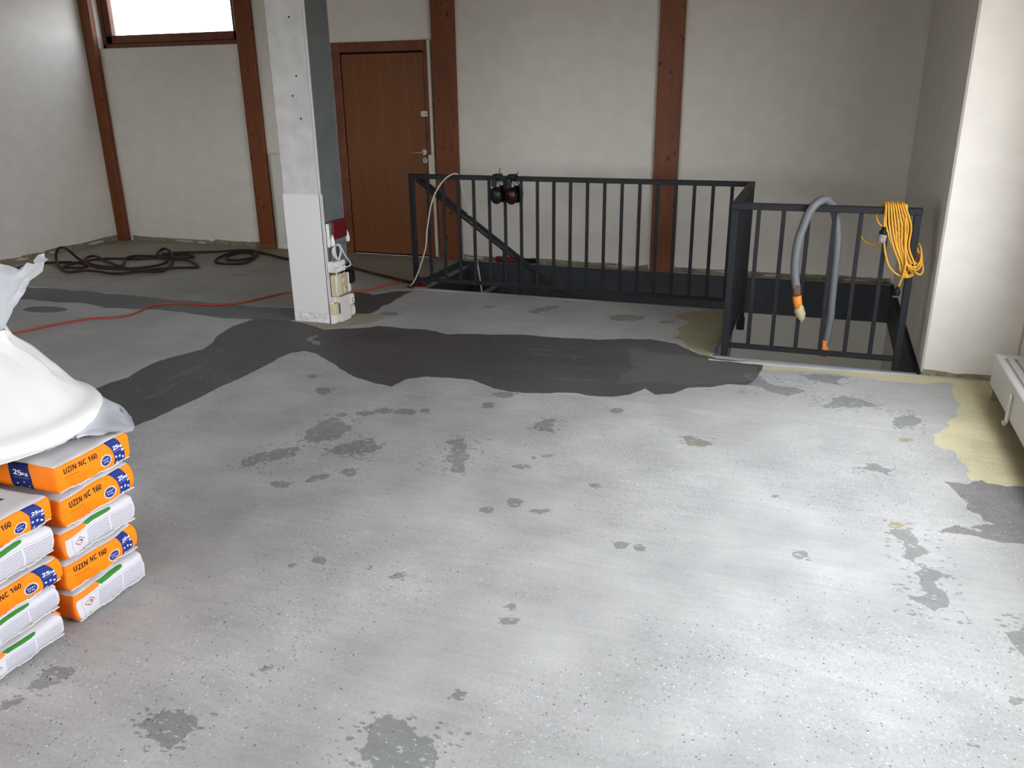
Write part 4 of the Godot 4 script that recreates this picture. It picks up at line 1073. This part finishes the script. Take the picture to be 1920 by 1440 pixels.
func build_small() -> void:
	var t := thing("red_tube", "dark red cylinder with a black nozzle lying at the foot of the back wall", "tube", Vector3(-2.8, 0, -7.775))
	put("barrel", lathed([Vector2(0, 0), Vector2(0.027, 0.0), Vector2(0.03, 0.004), Vector2(0.03, 0.245), Vector2(0.0, 0.247)], Vector3(-2.985, 0.031, -7.775), Vector3.RIGHT, 18), mat("tube red", Color(0.40, 0.03, 0.04), 0.45), t)
	put("nozzle", lathed([Vector2(0.031, 0.24), Vector2(0.032, 0.28), Vector2(0.02, 0.30), Vector2(0.018, 0.36), Vector2(0.026, 0.37), Vector2(0.026, 0.41), Vector2(0, 0.412)], Vector3(-2.985, 0.033, -7.775), Vector3.RIGHT, 16), mat("plug black", Color.BLACK), t)
	# flat panel radiator half hidden by the pillar
	var w := mat("radiator white", Color(0.80, 0.79, 0.75), 0.4)
	t = thing("panel_radiator", "flat cream panel radiator on the back wall, half hidden behind the pillar", "radiator", Vector3(-5.17, 0.08, BACK))
	put("panel", box(Vector3(-5.52, 0.08, BACK + 0.04), Vector3(-4.86, 1.02, BACK + 0.085), 0.008), w, t)
	for xx in [-5.35, -5.03]:
		put("bracket", box(Vector3(xx - 0.02, 0.2, BACK), Vector3(xx + 0.02, 0.9, BACK + 0.042)), w, t)
	put("top_grille", box(Vector3(-5.51, 1.019, BACK + 0.045), Vector3(-4.87, 1.026, BACK + 0.08), 0.002), w, t)
	# low convector under the window wall
	t = thing("convector", "long low white convector on short feet along the right wall", "radiator", Vector3(1.08, 0, -3.2))
	var ww := mat("convector white", Color(0.83, 0.82, 0.80), 0.35)
	put("front_panel", box(Vector3(1.0, 0.07, -5.0), Vector3(1.012, 0.24, -1.0), 0.003), ww, t)
	put("back_panel", box(Vector3(1.16, 0.07, -5.0), Vector3(1.172, 0.24, -1.0), 0.003), ww, t)
	put("end_panel", box(Vector3(1.0, 0.07, -5.012), Vector3(1.172, 0.24, -5.0), 0.003), ww, t)
	put("core", box(Vector3(1.012, 0.09, -4.998), Vector3(1.16, 0.231, -1.0)), mat("core grey", Color(0.76, 0.755, 0.74), 0.6), t)
	put("top_rim", box(Vector3(1.0, 0.232, -5.012), Vector3(1.172, 0.242, -4.955), 0.003), ww, t)
	for k in 4:
		var x := 1.003 + 0.047 * k
		put("top_bar", box(Vector3(x, 0.226, -4.957), Vector3(x + 0.031, 0.242, -1.0), 0.003), ww, t)
	var cl := put("front_clip", box(Vector3(0.984, 0.045, -4.47), Vector3(1.0, 0.20, -4.435), 0.006), ww, t)
	put("clip_foot", box(Vector3(0.976, 0.038, -4.474), Vector3(0.99, 0.058, -4.43), 0.004), ww, cl)
	for z in [-4.93, -3.2, -1.4]:
		put("foot", box(Vector3(1.004, 0.0, z - 0.012), Vector3(1.12, 0.072, z), 0.003), mat("foot metal", Color(0.5, 0.47, 0.42), 0.5), t)

# ------------------------------------------------------------------ bags
func orange_print() -> Image:
	var im := Image.create(640, 240, false, Image.FORMAT_RGB8)
	var o := Color(0.97, 0.51, 0.05)
	var blue := Color(0.13, 0.19, 0.47)
	var ink := Color(0.26, 0.12, 0.03)
	im.fill(o)
	fill_poly(im, xy([430, 0, 530, 0, 560, 70, 580, 150, 585, 240, 478, 240, 478, 170, 470, 90]), blue)
	for k in [Vector2(0, 0), Vector2(2, 0), Vector2(1, 1.5)]:
		print_text(im, "UZIN NC 160", 70 + k.x, 40 + k.y, 268, 46, ink)
	for k in range(0, 110, 6):
		im.fill_rect(Rect2i(72 + k, 119, 5, 7), Color(0.62, 0.29, 0.04))
	for i in 7:
		for k in range(0, 150, 5):
			if (k * 7 + i * 13) % 11 < 8:
				im.fill_rect(Rect2i(84 + k, 140 + i * 12, 4, 3), Color(0.62, 0.29, 0.04))
	fill_poly(im, star(Vector2(398, 148), 44, 54, 16), Color(0.96, 0.9, 0.86))
	fill_poly(im, star(Vector2(398, 148), 38, 47, 16), blue)
	print_text(im, "6-6,5 l", 372, 130, 52, 16, Color(0.92, 0.92, 0.95))
	print_text(im, "25 kg", 376, 154, 44, 14, Color(0.92, 0.92, 0.95))
	for k in range(0, 120, 6):
		im.fill_rect(Rect2i(352 + k, 210, 4, 3), Color(0.98, 0.75, 0.5))
	print_text(im, "25", 484, 66, 50, 36, Color.WHITE)
	print_text(im, "kg", 538, 78, 30, 28, Color.WHITE)
	for k in range(0, 76, 6):
		im.fill_rect(Rect2i(488 + k, 116, 4, 3), Color(0.75, 0.78, 0.9))
	for a in [[565, 130, 0.7], [497, 160, -0.8], [532, 166, 0.0], [563, 184, 2.4], [505, 212, -2.4]]:
		var c := Vector2(a[0], a[1])
		var q := PackedVector2Array()
		for p in [Vector2(0, -13), Vector2(11, 0), Vector2(4, 0), Vector2(4, 11), Vector2(-4, 11), Vector2(-4, 0), Vector2(-11, 0)]:
			q.append(c + p.rotated(a[2]))
		fill_poly(im, q, Color(0.93, 0.93, 0.97))
	return im

func white_print() -> Image:
	var im := Image.create(640, 240, false, Image.FORMAT_RGB8)
	var w := Color(0.80, 0.79, 0.81)
	im.fill(w)
	fill_poly(im, xy([0, 0, 175, 0, 205, 30, 190, 44, 60, 60, 0, 66]), Color(0.955, 0.50, 0.11))
	fill_poly(im, xy([178, 0, 430, 0, 434, 16, 422, 32, 385, 42, 300, 44, 212, 44]), Color(0.21, 0.48, 0.18))
	fill_poly(im, xy([0, 62, 26, 62, 20, 240, 0, 240]), Color(0.955, 0.50, 0.11))
	var ink := Color(0.50, 0.50, 0.54)
	im.fill_rect(Rect2i(66, 66, 2, 160), Color(0.5, 0.47, 0.5))
	im.fill_rect(Rect2i(66, 64, 554, 2), Color(0.5, 0.47, 0.5))
	var red := Color(0.62, 0.2, 0.25)
	fill_poly(im, xy([122, 86, 160, 124, 122, 162, 84, 124]), red)
	fill_poly(im, xy([122, 93, 153, 124, 122, 155, 91, 124]), Color(0.83, 0.82, 0.83))
	fill_poly(im, xy([104, 136, 140, 136, 140, 140, 104, 140]), Color(0.2, 0.2, 0.2))
	fill_poly(im, xy([108, 118, 126, 106, 129, 110, 112, 122]), Color(0.2, 0.2, 0.2))
	fill_poly(im, xy([128, 112, 142, 122, 138, 132, 124, 126]), Color(0.2, 0.2, 0.2))
	for col in [[190, 398], [412, 612]]:
		for i in 9:
			var y := 82 + i * 16
			for k in range(col[0], col[1], 5):
				im.fill_rect(Rect2i(k, y, 5, 8), Color(0.66, 0.655, 0.685))
				if (k * 3 + i * 17) % 13 < 8:
					im.fill_rect(Rect2i(k, y + 1, 4, 2), ink)
				if (k * 5 + i * 7) % 13 < 7:
					im.fill_rect(Rect2i(k, y + 5, 4, 2), ink)
	im.fill_rect(Rect2i(402, 74, 3, 150), Color(0.86, 0.86, 0.87))
	return im

func side_print(white_kind: bool) -> Image:
	var im := Image.create(512, 128, false, Image.FORMAT_RGB8)
	im.fill(Color(0.93, 0.49, 0.09))
	var blue := Color(0.10, 0.14, 0.36)
	# runs from the printed end (right) backwards
	fill_poly(im, xy([318, 0, 400, 0, 408, 64, 414, 128, 325, 128]), blue)
	print_text(im, "25", 338, 34, 34, 24, Color.WHITE)
	print_text(im, "kg", 374, 42, 20, 18, Color.WHITE)
	for k in range(0, 56, 5):
		im.fill_rect(Rect2i(340 + k, 68, 3, 2), Color(0.75, 0.78, 0.9))
	for p in [[345, 100], [372, 92], [394, 106], [352, 118]]:
		fill_poly(im, star(Vector2(p[0], p[1]), 2, 5, 4), Color.WHITE)
	if white_kind:
		fill_poly(im, xy([300, 0, 420, 0, 424, 26, 300, 30]), Color(0.18, 0.42, 0.16))
	return im

func top_print(mark: bool) -> Image:
	var im := Image.create(256, 160, false, Image.FORMAT_RGB8)
	im.fill(Color(0.79, 0.78, 0.78))
	if mark:
		fill_poly(im, xy([150, 96, 186, 96, 186, 66, 206, 66, 206, 126, 150, 126]), Color(0.13, 0.25, 0.42))
	return im

func bag(at: Vector3, size: Vector3, seed_: int, faces: Array, label: String, sag: float) -> void:
	# faces: materials for end, sides, top; a filled paper sack with soft edges
	var n := FastNoiseLite.new()
	n.seed = seed_
	n.frequency = 5.5
	n.fractal_octaves = 3
	var n2 := FastNoiseLite.new()
	n2.seed = seed_ + 50
	n2.frequency = 22.0
	var h := (size - Vector3(0, 0.012, 0)) * 0.5
	var r := 0.015
	var shape := func(p: Vector3) -> Vector3:
		var q := p * h
		var inner := Vector3(clampf(q.x, -h.x + r, h.x - r), clampf(q.y, -h.y + r, h.y - r), clampf(q.z, -h.z + r, h.z - r))
		var d := q - inner
		if d.length() > 1e-6: q = inner + d.normalized() * r
		q.y += signf(p.y) * 0.006 * absf(p.y) * (1.0 - p.x * p.x) * (1.0 - p.z * p.z)
		q.x += signf(p.x) * 0.008 * absf(p.x) * (1.0 - p.y * p.y) * (1.0 - p.z * p.z * 0.5)
		q.z += signf(p.z) * 0.008 * absf(p.z) * (1.0 - p.y * p.y)
		q.y -= sag * p.z * 0.5
		var w := q + Vector3(seed_ * 3.1, 0, 0)
		q += Vector3(n.get_noise_3dv(w) * 0.010, n.get_noise_3dv(w + Vector3(0, 9, 0)) * 0.007, n.get_noise_3dv(w + Vector3(0, 0, 17)) * 0.010)
		q += p * n2.get_noise_3dv(w) * 0.0022
		return at + Vector3(0, size.y * 0.5, 0) + q
	var t := thing("cement_bag", label, "bag", at, "stacked bags of floor filler")
	var body := ArrayMesh.new()
	for ax in 3:
		for sg in [-1.0, 1.0]:
			var st := begin(true)
			var nu := 22
			var nv := 14
			var pts := []
			for iu in nu + 1:
				for iv in nv + 1:
					var u := sin((float(iu) / nu - 0.5) * PI)
					var v := sin((float(iv) / nv - 0.5) * PI)
					var p := Vector3.ZERO
					p[ax] = sg
					var uv: Vector2
					if ax == 0:
						p.z = u; p.y = v
						uv = Vector2(0.5 - u * 0.5, 0.5 - v * 0.5) if sg > 0 else Vector2(0.02, 0.9)
					elif ax == 2:
						p.x = u; p.y = v
						uv = Vector2(0.5 + u * 0.5, 0.5 - v * 0.5)
					else:
						p.x = u; p.z = v
						uv = Vector2(0.5 + u * 0.5, 0.5 - v * 0.5)
					pts.append([shape.call(p), uv])
			var o := Vector3.ZERO
			o[ax] = sg
			for iu in nu:
				for iv in nv:
					var i := iu * (nv + 1) + iv
					var q := [pts[i], pts[i + nv + 1], pts[i + nv + 2], pts[i + 1]]
					face(st, q.map(func(e): return e[0]), o, q.map(func(e): return e[1]))
			done(st).commit(body)
			body.surface_set_material(body.get_surface_count() - 1, faces[0] if ax == 0 else faces[2] if ax == 1 else faces[1])
	put_mesh("paper_sack", body, t)
	# glued seam standing out along the far lower edge and the near upper edge
	var seam := begin()
	var rr := RandomNumberGenerator.new()
	rr.seed = seed_
	for e in 12:
		var z0 := lerpf(-h.z + 0.005, h.z - 0.005, e / 12.0)
		var z1 := lerpf(-h.z + 0.005, h.z - 0.005, (e + 1) / 12.0)
		var y := at.y + 0.011 + 0.003 * sin(e * 1.3 + seed_) - sag * (z0 / h.z) * 0.5
		bx(seam, Vector3(at.x + h.x - 0.03, y - 0.0015, at.z + z0), Vector3(at.x + h.x + 0.001 + rr.randf_range(0, 0.002), y + 0.0015, at.z + z1 + 0.002))
	var sm := put("glued_seam", done(seam), mat("seam paper", Color(0.84, 0.82, 0.81), 0.8), t)
	# folded ear at the far end
	var ear := prism(xy([0, -0.036, 0.018, -0.032, 0.012, -0.01, 0.02, 0.02, 0.010, 0.034, 0.0, 0.038]), at + Vector3(h.x - 0.03, size.y * 0.5 + sag * 0.4, -h.z + 0.004), Vector3(0.15, 0, -1), Vector3.UP, Vector3(0.004, 0, 0))
	put("folded_ear", ear, mat("ear orange", Color(0.90, 0.50, 0.14), 0.7) if seed_ % 2 else mat("seam paper", Color.WHITE), t)

func build_bags() -> void:
	var op := image_mat("orange print", orange_print(), 0.6, 0.3)
	var wp := image_mat("white print", white_print(), 0.6, 0.3)
	var os := image_mat("orange side", side_print(false), 0.6, 0.3)
	var ws := image_mat("white side", side_print(true), 0.55)
	var tp := image_mat("plain top", top_print(false), 0.7)
	var tm := image_mat("marked top", top_print(true), 0.7)
	var x := -2.41
	# far column, from the floor up
	var rows := [
		["w", 0.0, 0.118, "white text-printed bag lying on the floor at the bottom of the farther stack", -1.862, 0.0],
		["o", 0.118, 0.108, "orange bag with a blue band, second from the floor in the farther stack", -1.858, 0.0],
		["w", 0.226, 0.112, "white bag with a red hazard diamond in the middle of the farther stack", -1.872, 0.0],
		["o", 0.338, 0.112, "orange bag second from the top in the farther stack", -1.888, 0.006],
		["o", 0.450, 0.110, "topmost orange bag of the farther stack, partly under the white sack", -1.898, 0.0]]
	for i in rows.size():
		var r: Array = rows[i]
		var w: bool = r[0] == "w"
		bag(Vector3(x + [0.0, -0.008, -0.01, -0.004, -0.012][i], r[1], r[4]), Vector3(0.50, r[2], 0.302), 3 + i, [wp if w else op, ws if w else os, tp], r[3], r[5])
	rows = [
		["w", 0.0, 0.092, "bottom white bag of the nearer stack, its corner flap on the floor", -1.50],
		["w", 0.092, 0.094, "white text-printed bag second from the floor in the nearer stack", -1.512],
		["o", 0.186, 0.098, "orange bag in the middle of the nearer stack", -1.53],
		["w", 0.284, 0.108, "white text-printed bag second from the top in the nearer stack", -1.535],
		["o", 0.392, 0.098, "topmost orange bag of the nearer stack with a blue mark on top", -1.545]]
	for i in rows.size():
		var r: Array = rows[i]
		var w: bool = r[0] == "w"
		bag(Vector3(x + [0.0, -0.01, 0.0, -0.008, 0.0][i], r[1], r[4]), Vector3(0.50, r[2], 0.302), 23 + i, [wp if w else op, ws if w else os, tm if i == 4 else tp], r[3], 0.0)

func build_white_sack() -> void:
	var c := Vector3(-2.63, 0.572, -1.85)
	var t := thing("white_sack", "bulging white plastic sack gathered at the neck, on top of the bag stacks", "sack", c)
	var film := mat("white film", Color(0.87, 0.865, 0.85), 0.4)
	film.backlight_enabled = true
	film.backlight = Color(0.25, 0.25, 0.25)
	var n := FastNoiseLite.new()
	n.seed = 6
	n.frequency = 2.0
	n.fractal_octaves = 2
	var prof := [[0.30, 0.0], [0.37, 0.004], [0.40, 0.022], [0.405, 0.05], [0.39, 0.074], [0.368, 0.083], [0.352, 0.092], [0.33, 0.115], [0.30, 0.15], [0.265, 0.192], [0.23, 0.235], [0.195, 0.275], [0.165, 0.31], [0.142, 0.335], [0.13, 0.352], [0.122, 0.37]]
	var grid := []
	var na := 72
	for i in prof.size():
		var ring := []
		var hh: float = prof[i][1] * 0.955
		var f := clampf((hh - 0.06) / 0.3, 0.0, 1.0)
		for k in na:
			var a := TAU * k / na
			var fold := sin(a * 11.0 + n.get_noise_1d(a * 2.0) * 3.0) * 0.015 * f + n.get_noise_3d(cos(a) * 1.2, hh * 4.0, sin(a) * 1.2) * 0.028 * (0.25 + f)
			var r: float = prof[i][0] + fold
			ring.append(c + Vector3(cos(a) * r, hh, sin(a) * r) + Vector3(0.014, 0, -0.02) * f)
		grid.append(ring)
	put("sack_body", grid_mesh(grid, c), film, t)
	# gathered neck flaring into crumpled film
	grid = []
	for i in 15:
		var s := i / 14.0
		var lean := Vector3(0.014, 0, -0.02)
		var ring := []
		for k in na:
			var a := TAU * k / na
			var lobe := maxf(0.0, cos(a + 0.3))
			var r := 0.128 + 0.02 * sin(s * PI) * (0.5 + lobe) + 0.105 * s * s * (0.35 + 1.35 * lobe)
			r += (sin(a * 9.0 + s * 4.0) * 0.012 + n.get_noise_3d(cos(a) * 2.5, s * 2.0, sin(a) * 2.5) * 0.035) * (0.1 + s)
			var y := 0.346 + s * (0.075 + 0.165 * lobe + 0.012 * sin(a * 23.0) * s + 0.03 * n.get_noise_2d(a * 6.0, 3.0) * s)
			ring.append(c + lean + Vector3(cos(a) * r, y, sin(a) * r))
		grid.append(ring)
	put("gathered_neck", grid_mesh(grid, c), mat("thin film", Color(0.76, 0.765, 0.78), 0.35), t)
	mats["thin film"].backlight_enabled = true
	mats["thin film"].backlight = Color(0.5, 0.5, 0.52)
	# loose film spread over the corner of the topmost bag
	grid = []
	for i in 9:
		var s := i / 8.0
		var ring := []
		for k in 25:
			var v := k / 24.0
			var a := lerpf(-1.35, 0.15, v)
			var base := c + Vector3(cos(a) * 0.395, 0.075 - 0.04 * v, sin(a) * 0.395)
			var reach := c + Vector3(0.51 - 0.35 * absf(v - 0.45), 0.012, -0.19 + (v - 0.45) * 0.40)
			reach = reach.lerp(base + Vector3(0.0, -0.03, 0.0), pow(absf(v - 0.42) * 1.72, 1.5))
			var p := base.lerp(reach, s)
			p.y = lerpf(base.y, c.y + 0.005 + 0.008 * sin(v * 9.0) * s, pow(s, 0.5)) + n.get_noise_2d(s * 3.0, v * 8.0) * 0.01 * s
			ring.append(p)
		grid.append(ring)
	var st := begin(true)
	for i in grid.size() - 1:
		for k in 24:
			face(st, [grid[i][k], grid[i][k + 1], grid[i + 1][k + 1], grid[i + 1][k]], Vector3.UP)
			face(st, [grid[i][k], grid[i][k + 1], grid[i + 1][k + 1], grid[i + 1][k]].map(func(p): return p - Vector3(0, 0.0012, 0)), Vector3.DOWN)
	put("loose_film", done(st), mats["thin film"], t)

func grid_mesh(grid: Array, c: Vector3) -> SurfaceTool:
	var st := begin(true)
	var na: int = grid[0].size()
	for i in grid.size() - 1:
		for k in na:
			var k2 := (k + 1) % na
			var q := [grid[i][k], grid[i][k2], grid[i + 1][k2], grid[i + 1][k]]
			var m: Vector3 = q[0] + q[2] - c * 2.0
			face(st, q, Vector3(m.x, 0.05, m.z))
	return done(st)

# ------------------------------------------------------------------ all
func _ready() -> void:
	var cam := Camera3D.new()
	cam.name = "camera"
	cam.fov = 49.40
	cam.near = 0.05
	cam.far = 100.0
	cam.position = Vector3(0, 1.6601, 0)
	cam.rotation_degrees = Vector3(-19.6, 20.048, -0.801)
	add_child(cam)
	cam.current = true

	var env := Environment.new()
	env.background_mode = Environment.BG_SKY
	var sky := Sky.new()
	var sm := ProceduralSkyMaterial.new()
	sm.sky_top_color = Color(0.90, 0.94, 1.0)
	sm.sky_horizon_color = Color(0.97, 0.98, 1.0)
	sm.ground_horizon_color = Color(0.75, 0.75, 0.74)
	sm.ground_bottom_color = Color(0.45, 0.45, 0.44)
	sm.sky_energy_multiplier = 2.8
	sm.ground_energy_multiplier = 1.2
	sky.sky_material = sm
	env.sky = sky
	env.tonemap_mode = Environment.TONE_MAPPER_LINEAR
	env.tonemap_exposure = 0.94
	env.sdfgi_enabled = true
	env.ssao_enabled = true
	env.ssil_enabled = true
	var we := WorldEnvironment.new()
	we.name = "world"
	we.environment = env
	add_child(we)

	# unseen daylight placed to light the room, and added fill in the storey below
	for l in [
		["unseen_daylight_right", Vector3(RIGHT - 0.02, 1.5, -2.62), Vector3(0, 90, 0), Vector2(4.2, 1.7), 8.4],  # out of view, lights the right floor and projecting wall
		["unseen_daylight_back", Vector3(-3.9, 1.65, FRONT - 0.02), Vector3(0, 0, 0), Vector2(2.9, 1.45), 6.5],  # out of view, lights the foreground and the pillar front
		["added_fill_lower", Vector3(-2.0, -1.5, -2.05), Vector3(0, 0, 0), Vector2(2.5, 1.4), 6.0]]:  # added fill for the walls below the stair well
		var a := AreaLight3D.new()
		a.name = l[0]
		a.position = l[1]
		a.rotation_degrees = l[2]
		a.area_size = l[3]
		a.light_energy = l[4]
		a.light_color = Color(1.0, 0.993, 0.975)
		a.shadow_enabled = true
		a.area_range = 20.0
		add_child(a)

	var plaster := tri_mat("plaster", noise_tex(0.03, Color(0.825, 0.805, 0.77), Color(0.855, 0.835, 0.80), 256, 4, 2), Vector3.ONE * 0.6, 0.85)
	var bare := tri_mat("bare base", noise_tex(0.05, Color(0.40, 0.37, 0.29), Color(0.62, 0.59, 0.51), 256, 5, 6), Vector3(1.5, 1.5, 1.5), 0.9)
	var scrap := mat("plaster scrap", Color(0.75, 0.72, 0.66), 0.9)
	var slab_paint := tri_mat("slab paint", noise_tex(0.03, Color(0.21, 0.225, 0.24), Color(0.245, 0.26, 0.275), 256, 3, 5), Vector3.ONE * 0.6, 0.6)
	var lower := mat("lower plaster", Color(0.74, 0.73, 0.70), 0.85)
	var steel := mat("railing steel", Color(0.13, 0.135, 0.145), 0.5)
	steel.metallic_specular = 0.3
	slab_paint.metallic_specular = 0.25
	var timber_im := wood_image(128, 1024, Color(0.50, 0.255, 0.075), Color(0.30, 0.13, 0.035), 7, 15, 0.16)
	var timber := image_mat("timber", timber_im, 0.55)
	var frame_im := wood_image(64, 512, Color(0.46, 0.235, 0.11), Color(0.27, 0.12, 0.055), 17, 4, 0.25)
	var frame := image_mat("frame timber", frame_im, 0.5)
	var leaf_im := wood_image(256, 512, Color(0.47, 0.26, 0.055), Color(0.30, 0.145, 0.025), 27, 0, 0.05)
	var leaf := image_mat("door veneer", leaf_im, 0.45)

	build_floor()
	build_room(plaster, bare, scrap, slab_paint, lower)
	build_windows(frame)
	build_door(frame, leaf, mat("plate white", Color(0.82, 0.80, 0.77), 0.35))
	build_posts(timber)
	build_pillar()
	build_stair(steel, slab_paint)
	build_railing(steel)
	build_bags()
	build_white_sack()
	build_small()
	build_suction_hose()
	build_yellow_cable()
	build_cables()
	build_sockets()
	ear_defender(-2.482, mat("cup grey", Color(0.075, 0.08, 0.085), 0.4), "ear defenders with dark grey cups hung on the long railing", 1.0, "dark grey cup")
	ear_defender(-2.352, mat("cup red", Color(0.16, 0.02, 0.035), 0.3), "ear defenders with dark red cups hung on the long railing", 0.5, "dark red cup")
